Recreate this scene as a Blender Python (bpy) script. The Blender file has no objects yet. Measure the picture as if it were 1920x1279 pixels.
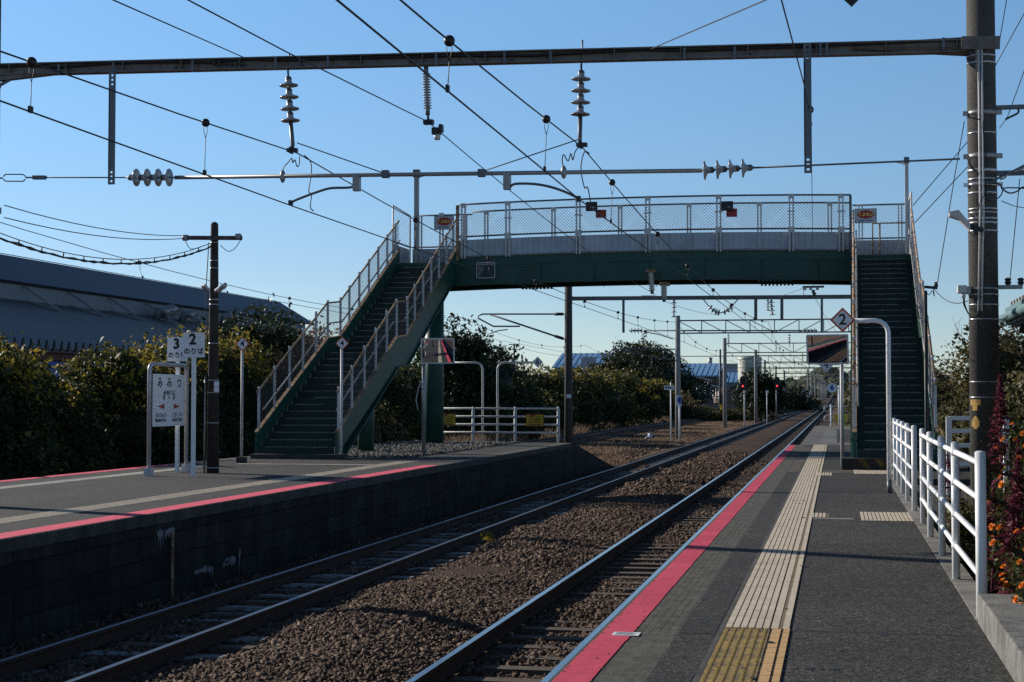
import bpy, math, random
import numpy as np
from mathutils import Vector, Matrix
random.seed(7); rng = np.random.default_rng(11)
sc = bpy.context.scene
COL = sc.collection
PI = math.pi
# ------------------------------------------------------------------ camera model (also used to measure positions)
FPX, CX, CY, VX, VY, CAMZ = 2960.0, 960.0, 639.5, 1569.0, 747.0, 2.435
TH = math.atan((VY - CY) / FPX); PSI = math.atan((VX - CX) / FPX * math.cos(TH))
c_, s_, ct_, st_ = math.cos(PSI), math.sin(PSI), math.cos(TH), math.sin(TH)
FW = np.array([-s_ * ct_, c_ * ct_, st_]); RT = np.array([c_, s_, 0]); UP = np.array([s_ * st_, -c_ * st_, ct_])
C0 = np.array([0, 0, CAMZ])
def ray(px, py): return FW + (px - CX) / FPX * RT + (CY - py) / FPX * UP
def atY(px, py, Y):
    d = ray(px, py); return Vector(C0 + d * (Y / d[1]))
def atZ(px, py, z):
    d = ray(px, py); return Vector(C0 + d * ((z - CAMZ) / d[2]))
def atX(px, py, x):
    d = ray(px, py); return Vector(C0 + d * (x / d[0]))

# ------------------------------------------------------------------ tagging
def tag(o, label=None, cat=None, group=None, kind=None):
    if label: o['label'] = label
    if cat: o['category'] = cat
    if group: o['group'] = group
    if kind: o['kind'] = kind
    return o
def thing(name, label, cat, loc=(0, 0, 0), group=None):
    o = bpy.data.objects.new(name, None); o.empty_display_size = .2; COL.objects.link(o); o.location = loc
    return tag(o, label, cat, group)
def root_loc(p):
    while p.parent is not None: p = p.parent
    return p.location
def link(name, me, parent=None):
    o = bpy.data.objects.new(name, me); COL.objects.link(o)
    if parent is not None: o.parent = parent
    return o
def copy_tree(o, parent=None):
    c = o.copy(); COL.objects.link(c)
    if parent is not None: c.parent = parent
    for ch in list(o.children): copy_tree(ch, c)
    return c
def mlist(m): return m if isinstance(m, (list, tuple)) else [m]

def np_mesh(name, V, F, mats, parent=None, tint=None, smooth=False, offset=None):
    """V (n,3); F (m,k) constant k"""
    V = np.asarray(V, dtype=np.float32).copy(); F = np.asarray(F, dtype=np.int32)
    if parent is not None: V -= np.array(root_loc(parent), dtype=np.float32)
    me = bpy.data.meshes.new(name)
    me.vertices.add(len(V)); me.vertices.foreach_set('co', V.ravel())
    m, k = F.shape
    me.loops.add(m * k); me.loops.foreach_set('vertex_index', F.ravel())
    me.polygons.add(m); me.polygons.foreach_set('loop_start', np.arange(0, m * k, k, dtype=np.int32))
    me.polygons.foreach_set('loop_total', np.full(m, k, dtype=np.int32))
    if smooth: me.polygons.foreach_set('use_smooth', np.ones(m, dtype=bool))
    for mm in mlist(mats): me.materials.append(mm)
    me.update(calc_edges=True)
    if tint is not None:
        a = me.attributes.new('tint', 'FLOAT', 'FACE'); a.data.foreach_set('value', np.asarray(tint, dtype=np.float32))
    return link(name, me, parent)

class MB:
    def __init__(s): s.v = []; s.f = []; s.mi = []; s.sm = []; s.m = 0
    def _add(s, vs, fs, smooth=False):
        b = len(s.v); s.v += [tuple(v) for v in vs]
        for f in fs: s.f.append([b + i for i in f]); s.mi.append(s.m); s.sm.append(smooth)
        return s
    def box(s, lo, hi):
        (a, b, c), (d, e, f) = lo, hi
        return s._add([(a,b,c),(d,b,c),(d,e,c),(a,e,c),(a,b,f),(d,b,f),(d,e,f),(a,e,f)],
                      [(3,2,1,0),(4,5,6,7),(0,1,5,4),(1,2,6,5),(2,3,7,6),(3,0,4,7)])
    def obox(s, c, ux, uy, uz):
        c, ux, uy, uz = map(Vector, (c, ux, uy, uz)); vs = []
        for k in (-1, 1):
            for i, j in ((-1,-1),(1,-1),(1,1),(-1,1)): vs.append(c + ux*i + uy*j + uz*k)
        return s._add(vs, [(3,2,1,0),(4,5,6,7),(0,1,5,4),(1,2,6,5),(2,3,7,6),(3,0,4,7)])
    def bar(s, p, q, w, h, up=(0,0,1)):
        p, q, up = Vector(p), Vector(q), Vector(up); d = (q - p)
        L = d.length; d = d / L
        x = d.cross(up)
        if x.length < 1e-4: x = d.cross(Vector((0,1,0)))
        x.normalize(); u = x.cross(d)
        return s.obox((p + q) / 2, x * (w / 2), d * (L / 2), u * (h / 2))
    def tube(s, pts, r, n=8, caps=True, closed=False, smooth=True):
        pts = [Vector(p) for p in pts]; N = len(pts)
        rs = r if isinstance(r, (list, tuple)) else [r] * N
        ts = []
        for i in range(N):
            a = pts[(i - 1) % N] if (closed or i > 0) else pts[i]; b = pts[(i + 1) % N] if (closed or i < N - 1) else pts[i]
            t = b - a; ts.append(t.normalized() if t.length > 1e-9 else Vector((0,0,1)))
        ref = Vector((0,0,1)) if abs(ts[0].z) < .9 else Vector((1,0,0))
        x = ts[0].cross(ref).normalized(); vs = []
        for i in range(N):
            x = (x - ts[i] * x.dot(ts[i])); x = x.normalized() if x.length > 1e-6 else ts[i].orthogonal().normalized()
            y = ts[i].cross(x)
            for k in range(n):
                a = 2 * PI * k / n; vs.append(pts[i] + (x * math.cos(a) + y * math.sin(a)) * rs[i])
        fs = []
        for i in range(N if closed else N - 1):
            j = (i + 1) % N
            for k in range(n): fs.append((i*n + k, i*n + (k+1) % n, j*n + (k+1) % n, j*n + k))
        if caps and not closed: 
            s._add(vs, fs, smooth); b = len(s.v) - len(vs)
            s.f.append([b + k for k in range(n)][::-1]); s.mi.append(s.m); s.sm.append(False)
            s.f.append([b + (N-1)*n + k for k in range(n)]); s.mi.append(s.m); s.sm.append(False)
            return s
        return s._add(vs, fs, smooth)
    def cyl(s, p, q, r, r2=None, n=12): return s.tube([p, q], [r, r if r2 is None else r2], n)
    def lathe(s, prof, p, axis=(0,0,1), n=16):
        ax = Vector(axis).normalized(); p = Vector(p)
        x = ax.orthogonal().normalized(); y = ax.cross(x); vs = []; fs = []
        for r, h in prof:
            for k in range(n):
                a = 2*PI*k/n; vs.append(p + ax*h + (x*math.cos(a) + y*math.sin(a)) * r)
        for i in range(len(prof) - 1):
            for k in range(n): fs.append((i*n+k, i*n+(k+1)%n, (i+1)*n+(k+1)%n, (i+1)*n+k))
        return s._add(vs, fs, True)
    def prism(s, poly, vec):
        poly = [Vector(p) for p in poly]; vec = Vector(vec); n = len(poly)
        vs = poly + [p + vec for p in poly]
        return s._add(vs, [tuple(range(n))[::-1], tuple(range(n, 2*n))] + [(i, (i+1) % n, n + (i+1) % n, n + i) for i in range(n)])
    def quad(s, a, b, c, d): return s._add([a, b, c, d], [(0,1,2,3)])
    def ball(s, c, r, n=10, sq=(1,1,1)):
        c = Vector(c); vs = []; fs = []; m = max(5, n // 2 + 1)
        for i in range(m + 1):
            t = PI * i / m
            for k in range(n):
                a = 2*PI*k/n; vs.append(c + Vector((r*sq[0]*math.sin(t)*math.cos(a), r*sq[1]*math.sin(t)*math.sin(a), -r*sq[2]*math.cos(t))))
        for i in range(m):
            for k in range(n): fs.append((i*n+k, i*n+(k+1)%n, (i+1)*n+(k+1)%n, (i+1)*n+k))
        return s._add(vs, fs, True)
    def build(s, name, mats, parent=None, bevel=0):
        me = bpy.data.meshes.new(name); o = Vector((0,0,0)) if parent is None else Vector(root_loc(parent))
        me.from_pydata([(v[0]-o.x, v[1]-o.y, v[2]-o.z) for v in s.v], [], s.f)
        for m in mlist(mats): me.materials.append(m)
        me.polygons.foreach_set('material_index', s.mi); me.polygons.foreach_set('use_smooth', s.sm); me.update()
        ob = link(name, me, parent)
        if bevel:
            bv = ob.modifiers.new('Bevel', 'BEVEL'); bv.width = bevel; bv.segments = 2; bv.limit_method = 'ANGLE'
        return ob
def solo(mb, name, mat, label, cat, group=None, bevel=0):
    return tag(mb.build(name, mat, None, bevel), label, cat, group)
def struct(mb, name, mat): return tag(mb.build(name, mat), kind='structure')

def text(name, s, size, mat, parent, loc, right, up, bold=0.0, ext=.002, align='CENTER', sx=1.0, space=1.0):
    cu = bpy.data.curves.new(name, 'FONT'); cu.body = s; cu.size = size; cu.align_x = align; cu.align_y = 'CENTER'
    cu.offset = bold; cu.extrude = ext; cu.resolution_u = 4; cu.space_character = space; cu.fill_mode = 'FRONT' if ext == 0 else 'BOTH'
    t = bpy.data.objects.new(name, cu); COL.objects.link(t)
    me = bpy.data.meshes.new_from_object(t.evaluated_get(bpy.context.evaluated_depsgraph_get()))
    bpy.data.objects.remove(t)
    r, u = Vector(right).normalized(), Vector(up).normalized(); nn = r.cross(u)
    mt = Matrix((r, u, nn)).transposed().to_4x4(); mt.translation = Vector(loc) - Vector(root_loc(parent))
    me.transform(mt @ Matrix.Diagonal((sx, 1, 1, 1))); me.materials.clear(); me.materials.append(mat); me.name = name
    return link(name, me, parent)

# ------------------------------------------------------------------ materials
def base(name, rough=.6, metal=0.0, spec=.5):
    m = bpy.data.materials.new(name); m.use_nodes = True; nt = m.node_tree; b = nt.nodes['Principled BSDF']
    b.inputs['Roughness'].default_value = rough; b.inputs['Metallic'].default_value = metal
    b.inputs['Specular IOR Level'].default_value = spec
    return m, nt, b
def N(nt, t, **kw):
    n = nt.nodes.new(t)
    for k, v in kw.items(): n.inputs[k].default_value = v
    return n
def coords(nt, scale=(1,1,1)):
    tc = nt.nodes.new('ShaderNodeTexCoord'); mp = nt.nodes.new('ShaderNodeMapping'); mp.inputs['Scale'].default_value = scale
    nt.links.new(tc.outputs['Object'], mp.inputs[0]); return mp.outputs[0]
def ramp(nt, fac, stops):
    r = nt.nodes.new('ShaderNodeValToRGB'); nt.links.new(fac, r.inputs[0]); e = r.color_ramp.elements
    while len(e) < len(stops): e.new(.5)
    for el, (p, c) in zip(e, stops): el.position = p; el.color = (*c, 1)
    return r.outputs[0]
def noise(nt, vec, scale, detail=4, rough=.55):
    n = nt.nodes.new('ShaderNodeTexNoise'); n.inputs['Scale'].default_value = scale; n.inputs['Detail'].default_value = detail
    n.inputs['Roughness'].default_value = rough; nt.links.new(vec, n.inputs['Vector']); return n.outputs[0]
def mix(nt, fac, a, b):
    m = nt.nodes.new('ShaderNodeMix'); m.data_type = 'RGBA'
    for sock, v in ((m.inputs[0], fac), (m.inputs[6], a), (m.inputs[7], b)):
        if isinstance(v, (int, float)): sock.default_value = v
        elif isinstance(v, tuple): sock.default_value = (*v, 1)
        else: nt.links.new(v, sock)
    return m.outputs[2]
def bump(nt, b, h, strength=.3, dist=.01):
    n = nt.nodes.new('ShaderNodeBump'); n.inputs['Strength'].default_value = strength; n.inputs['Distance'].default_value = dist
    nt.links.new(h, n.inputs['Height']); nt.links.new(n.outputs[0], b.inputs['Normal'])
def sc3(c, k): return tuple(min(1, x * k) for x in c)
def M(name, col, rough=.55, metal=0.0, var=.18, scale=5, col2=None, t=(.42, .62), bmp=0, bscale=60, stretch=(1,1,1), spec=.5):
    m, nt, b = base(name, rough, metal, spec); v = coords(nt, stretch)
    n = noise(nt, v, scale, 5); a = ramp(nt, n, [(.3, sc3(col, 1 - var)), (.7, sc3(col, 1 + var))])
    if col2 is not None:
        n2 = noise(nt, v, scale * .6, 8, .7); f = ramp(nt, n2, [(t[0], (0,0,0)), (t[1], (1,1,1))]); a = mix(nt, f, a, col2)
    nt.links.new(a, b.inputs['Base Color'])
    if bmp: bump(nt, b, noise(nt, v, bscale, 3), bmp)
    return m
def tinted(name, stops, rough=.6, transl=0.0, spec=.3, nvar=0):
    m, nt, b = base(name, rough, 0, spec); a = nt.nodes.new('ShaderNodeAttribute'); a.attribute_name = 'tint'
    col = ramp(nt, a.outputs['Fac'], stops); nt.links.new(col, b.inputs['Base Color'])
    if nvar:
        f = noise(nt, coords(nt), nvar, 4); nt.links.new(mix(nt, f, sc3(stops[0][1], .7), col), b.inputs['Base Color'])
    if transl:
        tr = nt.nodes.new('ShaderNodeBsdfTranslucent'); nt.links.new(col, tr.inputs[0]); ms = nt.nodes.new('ShaderNodeMixShader'); ms.inputs[0].default_value = transl
        nt.links.new(b.outputs[0], ms.inputs[1]); nt.links.new(tr.outputs[0], ms.inputs[2]); nt.links.new(ms.outputs[0], nt.nodes['Material Output'].inputs[0])
    return m

def asphalt_mat(name, c0, c1, patch, vscale=78):
    m, nt, b = base(name, .85, 0, .3); v = coords(nt)
    vo = nt.nodes.new('ShaderNodeTexVoronoi'); vo.inputs['Scale'].default_value = vscale; nt.links.new(v, vo.inputs['Vector'])
    sep = nt.nodes.new('ShaderNodeSeparateColor'); nt.links.new(vo.outputs['Color'], sep.inputs[0])
    sp = ramp(nt, sep.outputs[0], [(.0, sc3(c0, .6)), (.5, sc3(c0, 1.3)), (.8, c1), (.93, sc3(c1, 1.3)), (1, sc3(c1, 2.3))])
    big = ramp(nt, noise(nt, v, .55, 6, .6), [(.35, (.72,.72,.72)), (.65, (1.18, 1.16, 1.12))])
    mu = nt.nodes.new('ShaderNodeMix'); mu.data_type = 'RGBA'; mu.blend_type = 'MULTIPLY'; mu.inputs[0].default_value = 1
    nt.links.new(sp, mu.inputs[6]); nt.links.new(big, mu.inputs[7])
    st = ramp(nt, noise(nt, v, 1.7, 8, .75), [(.58, (0,0,0)), (.72, (1,1,1))])
    a = mix(nt, st, mu.outputs[2], patch); f2 = nt.nodes.new('ShaderNodeMix'); f2.data_type = 'RGBA'; f2.inputs[0].default_value = .35
    nt.links.new(mu.outputs[2], f2.inputs[6]); nt.links.new(a, f2.inputs[7]); nt.links.new(f2.outputs[2], b.inputs['Base Color'])
    bump(nt, b, vo.outputs['Distance'], .55, .006); return m
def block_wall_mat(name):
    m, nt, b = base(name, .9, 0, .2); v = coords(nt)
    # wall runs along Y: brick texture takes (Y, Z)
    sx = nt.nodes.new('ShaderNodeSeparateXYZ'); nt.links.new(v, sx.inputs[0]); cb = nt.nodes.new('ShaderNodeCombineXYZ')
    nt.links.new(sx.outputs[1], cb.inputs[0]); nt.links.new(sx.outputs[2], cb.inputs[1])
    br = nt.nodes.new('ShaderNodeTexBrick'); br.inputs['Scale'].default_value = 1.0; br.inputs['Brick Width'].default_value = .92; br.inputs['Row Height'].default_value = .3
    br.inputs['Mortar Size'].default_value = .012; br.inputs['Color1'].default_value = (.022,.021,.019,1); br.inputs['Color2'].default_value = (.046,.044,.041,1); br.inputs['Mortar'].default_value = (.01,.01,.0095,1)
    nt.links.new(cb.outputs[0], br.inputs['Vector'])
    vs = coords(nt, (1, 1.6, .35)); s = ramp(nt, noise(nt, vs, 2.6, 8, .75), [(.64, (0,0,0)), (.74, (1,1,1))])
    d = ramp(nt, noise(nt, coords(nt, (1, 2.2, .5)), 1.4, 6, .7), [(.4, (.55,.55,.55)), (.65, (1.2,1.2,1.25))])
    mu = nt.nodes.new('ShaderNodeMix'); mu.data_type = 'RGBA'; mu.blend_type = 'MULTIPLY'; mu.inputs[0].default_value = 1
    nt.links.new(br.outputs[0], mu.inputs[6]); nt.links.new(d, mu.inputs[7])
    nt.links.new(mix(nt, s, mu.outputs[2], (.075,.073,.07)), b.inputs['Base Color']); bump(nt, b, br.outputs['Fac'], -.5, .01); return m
def ballast_mat(name, c0, c1):
    m, nt, b = base(name, .95, 0, .15); v = coords(nt)
    vo = nt.nodes.new('ShaderNodeTexVoronoi'); vo.inputs['Scale'].default_value = 22; nt.links.new(v, vo.inputs['Vector'])
    sep = nt.nodes.new('ShaderNodeSeparateColor'); nt.links.new(vo.outputs['Color'], sep.inputs[0])
    a = ramp(nt, sep.outputs[0], [(0, sc3(c0, .6)), (.5, c0), (1, c1)])
    g = ramp(nt, noise(nt, v, .4, 6, .65), [(.35, (.7,.7,.7)), (.65, (1.15,1.15,1.15))])
    mu = nt.nodes.new('ShaderNodeMix'); mu.data_type = 'RGBA'; mu.blend_type = 'MULTIPLY'; mu.inputs[0].default_value = 1
    nt.links.new(a, mu.inputs[6]); nt.links.new(g, mu.inputs[7]); nt.links.new(mu.outputs[2], b.inputs['Base Color'])
    bump(nt, b, vo.outputs['Distance'], 1.0, .04); return m
def ground_mat(name):
    m, nt, b = base(name, .95, 0, .1); v = coords(nt)
    a = ramp(nt, noise(nt, v, .13, 8, .7), [(.3, (.07,.055,.03)), (.47, (.17,.11,.065)), (.6, (.23,.16,.10)), (.75, (.12,.085,.06))])
    f = ramp(nt, noise(nt, v, 9, 5, .7), [(.3, (.55,.55,.55)), (.7, (1.3,1.3,1.3))])
    mu = nt.nodes.new('ShaderNodeMix'); mu.data_type = 'RGBA'; mu.blend_type = 'MULTIPLY'; mu.inputs[0].default_value = 1
    nt.links.new(a, mu.inputs[6]); nt.links.new(f, mu.inputs[7]); nt.links.new(mu.outputs[2], b.inputs['Base Color'])
    bump(nt, b, noise(nt, v, 14, 5), .8, .05); return m
def streaky(name, col, streak, scale=(6, 6, .35), t=(.56, .66), rough=.5, metal=0.0, amt=1.0):
    m, nt, b = base(name, rough, metal, .4)
    a = ramp(nt, noise(nt, coords(nt), 1.5, 5), [(.3, sc3(col, .82)), (.7, sc3(col, 1.15))])
    s = ramp(nt, noise(nt, coords(nt, scale), 2.2, 6, .7), [(t[0], (0,0,0)), (t[1], (amt,)*3)])
    nt.links.new(mix(nt, s, a, streak), b.inputs['Base Color']); return m

ASPH = asphalt_mat('asphalt', (.018,.0172,.0156), (.083,.079,.072), (.12,.11,.095))
ASPHL = asphalt_mat('asphalt_old', (.028,.026,.0235), (.092,.086,.077), (.17,.155,.13))
WALLM = block_wall_mat('block_wall')
CONC = M('concrete', (.24,.23,.21), .9, var=.25, scale=3, col2=(.13,.12,.1), bmp=.4, bscale=70)
CONCD = M('concrete_dark', (.07,.068,.062), .9, var=.3, scale=4, col2=(.035,.034,.03), bmp=.4)
PAVER = M('mossy_paver', (.085,.08,.065), .95, var=.35, scale=8, col2=(.045,.046,.032), t=(.45,.6), bmp=.5, bscale=50, stretch=(2.5, .8, 1))
PINKT = tinted('pink_tile', [(0, (.62,.062,.11)), (.5, (.78,.078,.138)), (1, (.86,.1,.165))], .8, 0, .3, 9)
PINK = M('pink_line', (.8,.08,.14), .8, var=.1, scale=5, col2=(.5,.075,.11), t=(.56,.72), bmp=.15, bscale=120)
CREAM = M('tactile_cream', (.60,.51,.385), .8, var=.1, scale=6, col2=(.42,.35,.25), t=(.5,.75), bmp=.15)
CREAMD = M('tactile_groove', (.17,.13,.07), .95, var=.3, scale=20)
OCHRE = M('tactile_ochre', (.34,.22,.06), .85, var=.25, scale=9, col2=(.13,.1,.05), t=(.4,.6), bmp=.2)
OCHREB = M('tactile_ochre_bump', (.42,.285,.075), .8, var=.25, scale=20)
ORANGE = M('tactile_orange', (.58,.36,.15), .8, var=.1, scale=6)
BALL = ballast_mat('ballast', (.075,.045,.03), (.15,.1,.072))
STONE = tinted('ballast_stone', [(0, (.045,.032,.025)), (.3, (.13,.085,.06)), (.65, (.26,.175,.123)), (.9, (.41,.3,.22)), (1, (.6,.53,.46))], .9, 0, .2, 25)
GRAVEL = tinted('grey_gravel', [(0, (.07,.068,.062)), (.5, (.13,.128,.12)), (1, (.27,.265,.25))], .9, 0, .2)
GROUND = ground_mat('dry_ground')
STEEL = M('rail_steel', (.66,.67,.68), .22, 1.0, var=.1, scale=9, stretch=(30, .4, 1))
STEELD = M('rail_steel_dull', (.2,.2,.21), .42, 1.0, var=.2, scale=9, stretch=(30, .4, 1))
RUST = M('rail_rust', (.055,.03,.02), .9, var=.3, scale=20)
WOOD = M('sleeper_wood', (.10,.073,.055), .9, var=.35, scale=9, col2=(.17,.13,.09), t=(.5,.7), stretch=(.8, 9, 3), bmp=.5)
CSLEEP = M('sleeper_concrete', (.25,.25,.25), .85, var=.2, scale=6, col2=(.12,.1,.085), t=(.45,.65))
WHITE = M('white_paint', (.86,.86,.85), .45, var=.03, scale=4, col2=(.66,.62,.55), t=(.63,.78))
GREYW = M('weathered_white', (.58,.57,.56), .5, var=.12, scale=5, col2=(.3,.23,.17), t=(.58,.75))
GALV = M('galvanised', (.30,.30,.30), .45, .45, var=.12, scale=8)
MESHM = M('mesh_wire', (.12,.11,.1), .6, .2, var=.15)
GALVD = M('galvanised_dark', (.13,.145,.165), .5, .45, var=.15, scale=8)
RUSTP = M('rusty_paint', (.40,.29,.18), .8, var=.2, scale=9, col2=(.2,.095,.04), t=(.42,.6))
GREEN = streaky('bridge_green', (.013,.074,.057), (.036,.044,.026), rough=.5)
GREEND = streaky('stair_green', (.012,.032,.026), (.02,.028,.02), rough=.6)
NOSE = M('step_nosing', (.16,.155,.14), .45, .3, var=.5, scale=3, stretch=(2,1,1))
PANEL = streaky('corrugated_panel', (.40,.44,.49), (.085,.05,.03), (9, 9, .22), (.6, .68), .6)
PANELW = streaky('corrugated_panel_white', (.42,.43,.46), (.2,.17,.15), (9, 9, .22), (.66, .74), .6)
BLACK = M('black', (.012,.012,.014), .5, var=.2)
DARK = M('dark_iron', (.03,.032,.036), .55, .3, var=.2)
WIRE = M('wire', (.022,.022,.024), .55, .2, var=.2)
BEAMM = streaky('beam_steel', (.165,.155,.145), (.10,.07,.05), (4, 1, 2), (.5, .7), .6, .2)
BROWNP = M('brown_pole', (.038,.03,.026), .85, var=.2, scale=4, bmp=.3)
POLE = asphalt_mat('pole_concrete', (.062,.059,.054), (.085,.082,.075), (.08,.076,.07), 140)
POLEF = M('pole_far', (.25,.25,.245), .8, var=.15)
PORC = M('porcelain', (.33,.34,.36), .25, var=.1, scale=10, spec=.7)
PORCW = M('porcelain_white', (.55,.53,.47), .3, var=.1, col2=(.3,.2,.12), t=(.55,.7))
SIGNW = M('sign_white', (.82,.83,.85), .45, var=.05, scale=3)
INK = M('sign_ink', (.012,.012,.014), .6, var=.1)
INKB = M('sign_blue', (.02,.07,.33), .5, var=.1)
REDP = M('sign_red', (.42,.035,.03), .55, var=.1)
ORED = M('sign_orange_red', (.62,.12,.045), .5, var=.1)
YEL = M('sign_yellow', (.62,.47,.02), .55, var=.08)
YELT = M('sign_yellow_text', (.75,.6,.08), .5, var=.05)
BANDM = M('steel_band', (.5,.51,.53), .3, .7, var=.1)
m_, nt_, b_ = base('mirror_glass', .03, 1.0); b_.inputs['Base Color'].default_value = (.72,.74,.76,1); MIRROR = m_
m_, nt_, b_ = base('signal_lamp', .4); b_.inputs['Base Color'].default_value = (.5,.02,.01,1); b_.inputs['Emission Color'].default_value = (1,.05,.05,1); b_.inputs['Emission Strength'].default_value = 1.6; LAMPR = m_
ROOFB = M('roof_navy', (.03,.038,.055), .5, var=.2, scale=1.2, stretch=(1, 6, 1))
ROOFG = M('roof_grey', (.10,.09,.08), .6, var=.4, scale=.8, stretch=(3, .08, 3), col2=(.045,.047,.055), t=(.4,.7))
CLAD = M('cladding_grey', (.18,.2,.23), .7, var=.2, scale=2.5, stretch=(1, 5, .3))
BLUEW = M('cladding_blue', (.04,.14,.48), .6, var=.1)
BLUER = M('roof_sky_blue', (.17,.34,.55), .5, var=.12, scale=1)
TEALR = M('roof_teal', (.12,.21,.22), .5, var=.1)
TANKM = streaky('tank_cream', (.42,.43,.36), (.3,.29,.24), (2, 2, .2), (.5,.7), .6)
BARK = M('bark', (.07,.055,.04), .95, var=.3, scale=14, bmp=.5, bscale=30)
LEAFD = tinted('leaf_dark', [(0, (.026,.036,.014)), (.45, (.06,.072,.023)), (.78, (.125,.13,.036)), (.9, (.23,.185,.035)), (1, (.46,.32,.035))], .55, .35, .25)
LEAFG = tinted('leaf_green', [(0, (.018,.028,.012)), (.6, (.036,.05,.02)), (1, (.08,.09,.03))], .5, .3, .3)
LEAFB = tinted('leaf_brown', [(0, (.075,.06,.032)), (.4, (.13,.125,.045)), (.75, (.22,.165,.075)), (.93, (.3,.2,.09)), (1, (.36,.1,.07))], .6, .3)
LEAFC = tinted('leaf_bright', [(0, (.03,.055,.016)), (.6, (.055,.095,.022)), (1, (.12,.15,.035))], .45, .3)
AMAR = tinted('amaranth_leaf', [(0, (.04,.018,.014)), (.5, (.12,.022,.036)), (.85, (.24,.05,.09)), (1, (.4,.2,.16))], .6, .3)
MARI = tinted('marigold_petal', [(0, (.65,.14,.008)), (1, (.95,.34,.015))], .6, .3)
HILLM = tinted('hill_forest', [(0, (.03,.042,.028)), (.5, (.045,.058,.034)), (1, (.075,.08,.045))], .9)
DRYG = tinted('dry_grass_blade', [(0, (.16,.105,.065)), (.6, (.27,.185,.12)), (1, (.36,.265,.18))], .9, .3)
# ------------------------------------------------------------------ setting
def gz(Y): return -.35 + .0042 * max(0., Y - 300)
ys = [-80, 0, 60, 150, 300, 420, 560, 800, 1100, 1500, 2600]; xs = [-1200, -300, -90, -40, -15, 3, 12, 60, 300, 1200]
V = [(x, y, gz(y)) for y in ys for x in xs]; nx = len(xs)
F = [(j*nx+i, j*nx+i+1, (j+1)*nx+i+1, (j+1)*nx+i) for j in range(len(ys)-1) for i in range(nx-1)]
tag(np_mesh('ground', V, F, GROUND), kind='structure')
# ballast beds
HB = [(-8.96,-.30),(-8.5,-.28),(-7.95,-.25),(-7.62,-.2),(-6.5,-.2),(-6.1,-.19),(-5.5,-.13),(-4.7,-.12),(-4.1,-.16),(-3.62,-.2),(-2.5,-.2),(-2.1,-.23),(-1.5,-.3),(-.6,-.34)]
hx = np.array([p[0] for p in HB]); hz = np.array([p[1] for p in HB])
def hb(x): return np.interp(x, hx, hz)
def bed(name, prof, Ys, mat, sh=None):
    n = len(prof); V = []
    for Y in Ys:
        dz = gz(Y) + .35; dx = sh(Y) if sh else 0
        V += [(x + dx, Y, z + dz) for x, z in prof]
    F = [(j*n+i, j*n+i+1, (j+1)*n+i+1, (j+1)*n+i) for j in range(len(Ys)-1) for i in range(n-1)]
    return tag(np_mesh(name, V, F, mat), kind='structure')
def near_x(Y): t = min(1, max(0, (Y - 345) / 160)); t = t*t*(3-2*t); return -3.05 + 1.0 * t
def far_x(Y):
    t = min(1, max(0, (Y - 300) / 120)); t = t*t*(3-2*t); return -7.055 + 4.0 * t
def third_x(Y):
    t = min(1, max(0, (Y - 190) / 190)); t = t*t*(3-2*t); return -16.9 + 9.8 * t
YS_ = [-30, 54, 100, 200, 300, 330, 360, 400, 450, 520, 700, 1000, 1400]
bed('ballast_bed', HB, YS_, BALL, lambda Y: near_x(Y) + 3.05)
bed('ballast_bed', [(-19.5,-.345),(-18.4,-.24),(-15.4,-.24),(-15.3,-.34)], [-30, 60, 120, 200, 230, 260, 300, 340, 380], BALL, lambda Y: third_x(Y) + 16.9)

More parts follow.
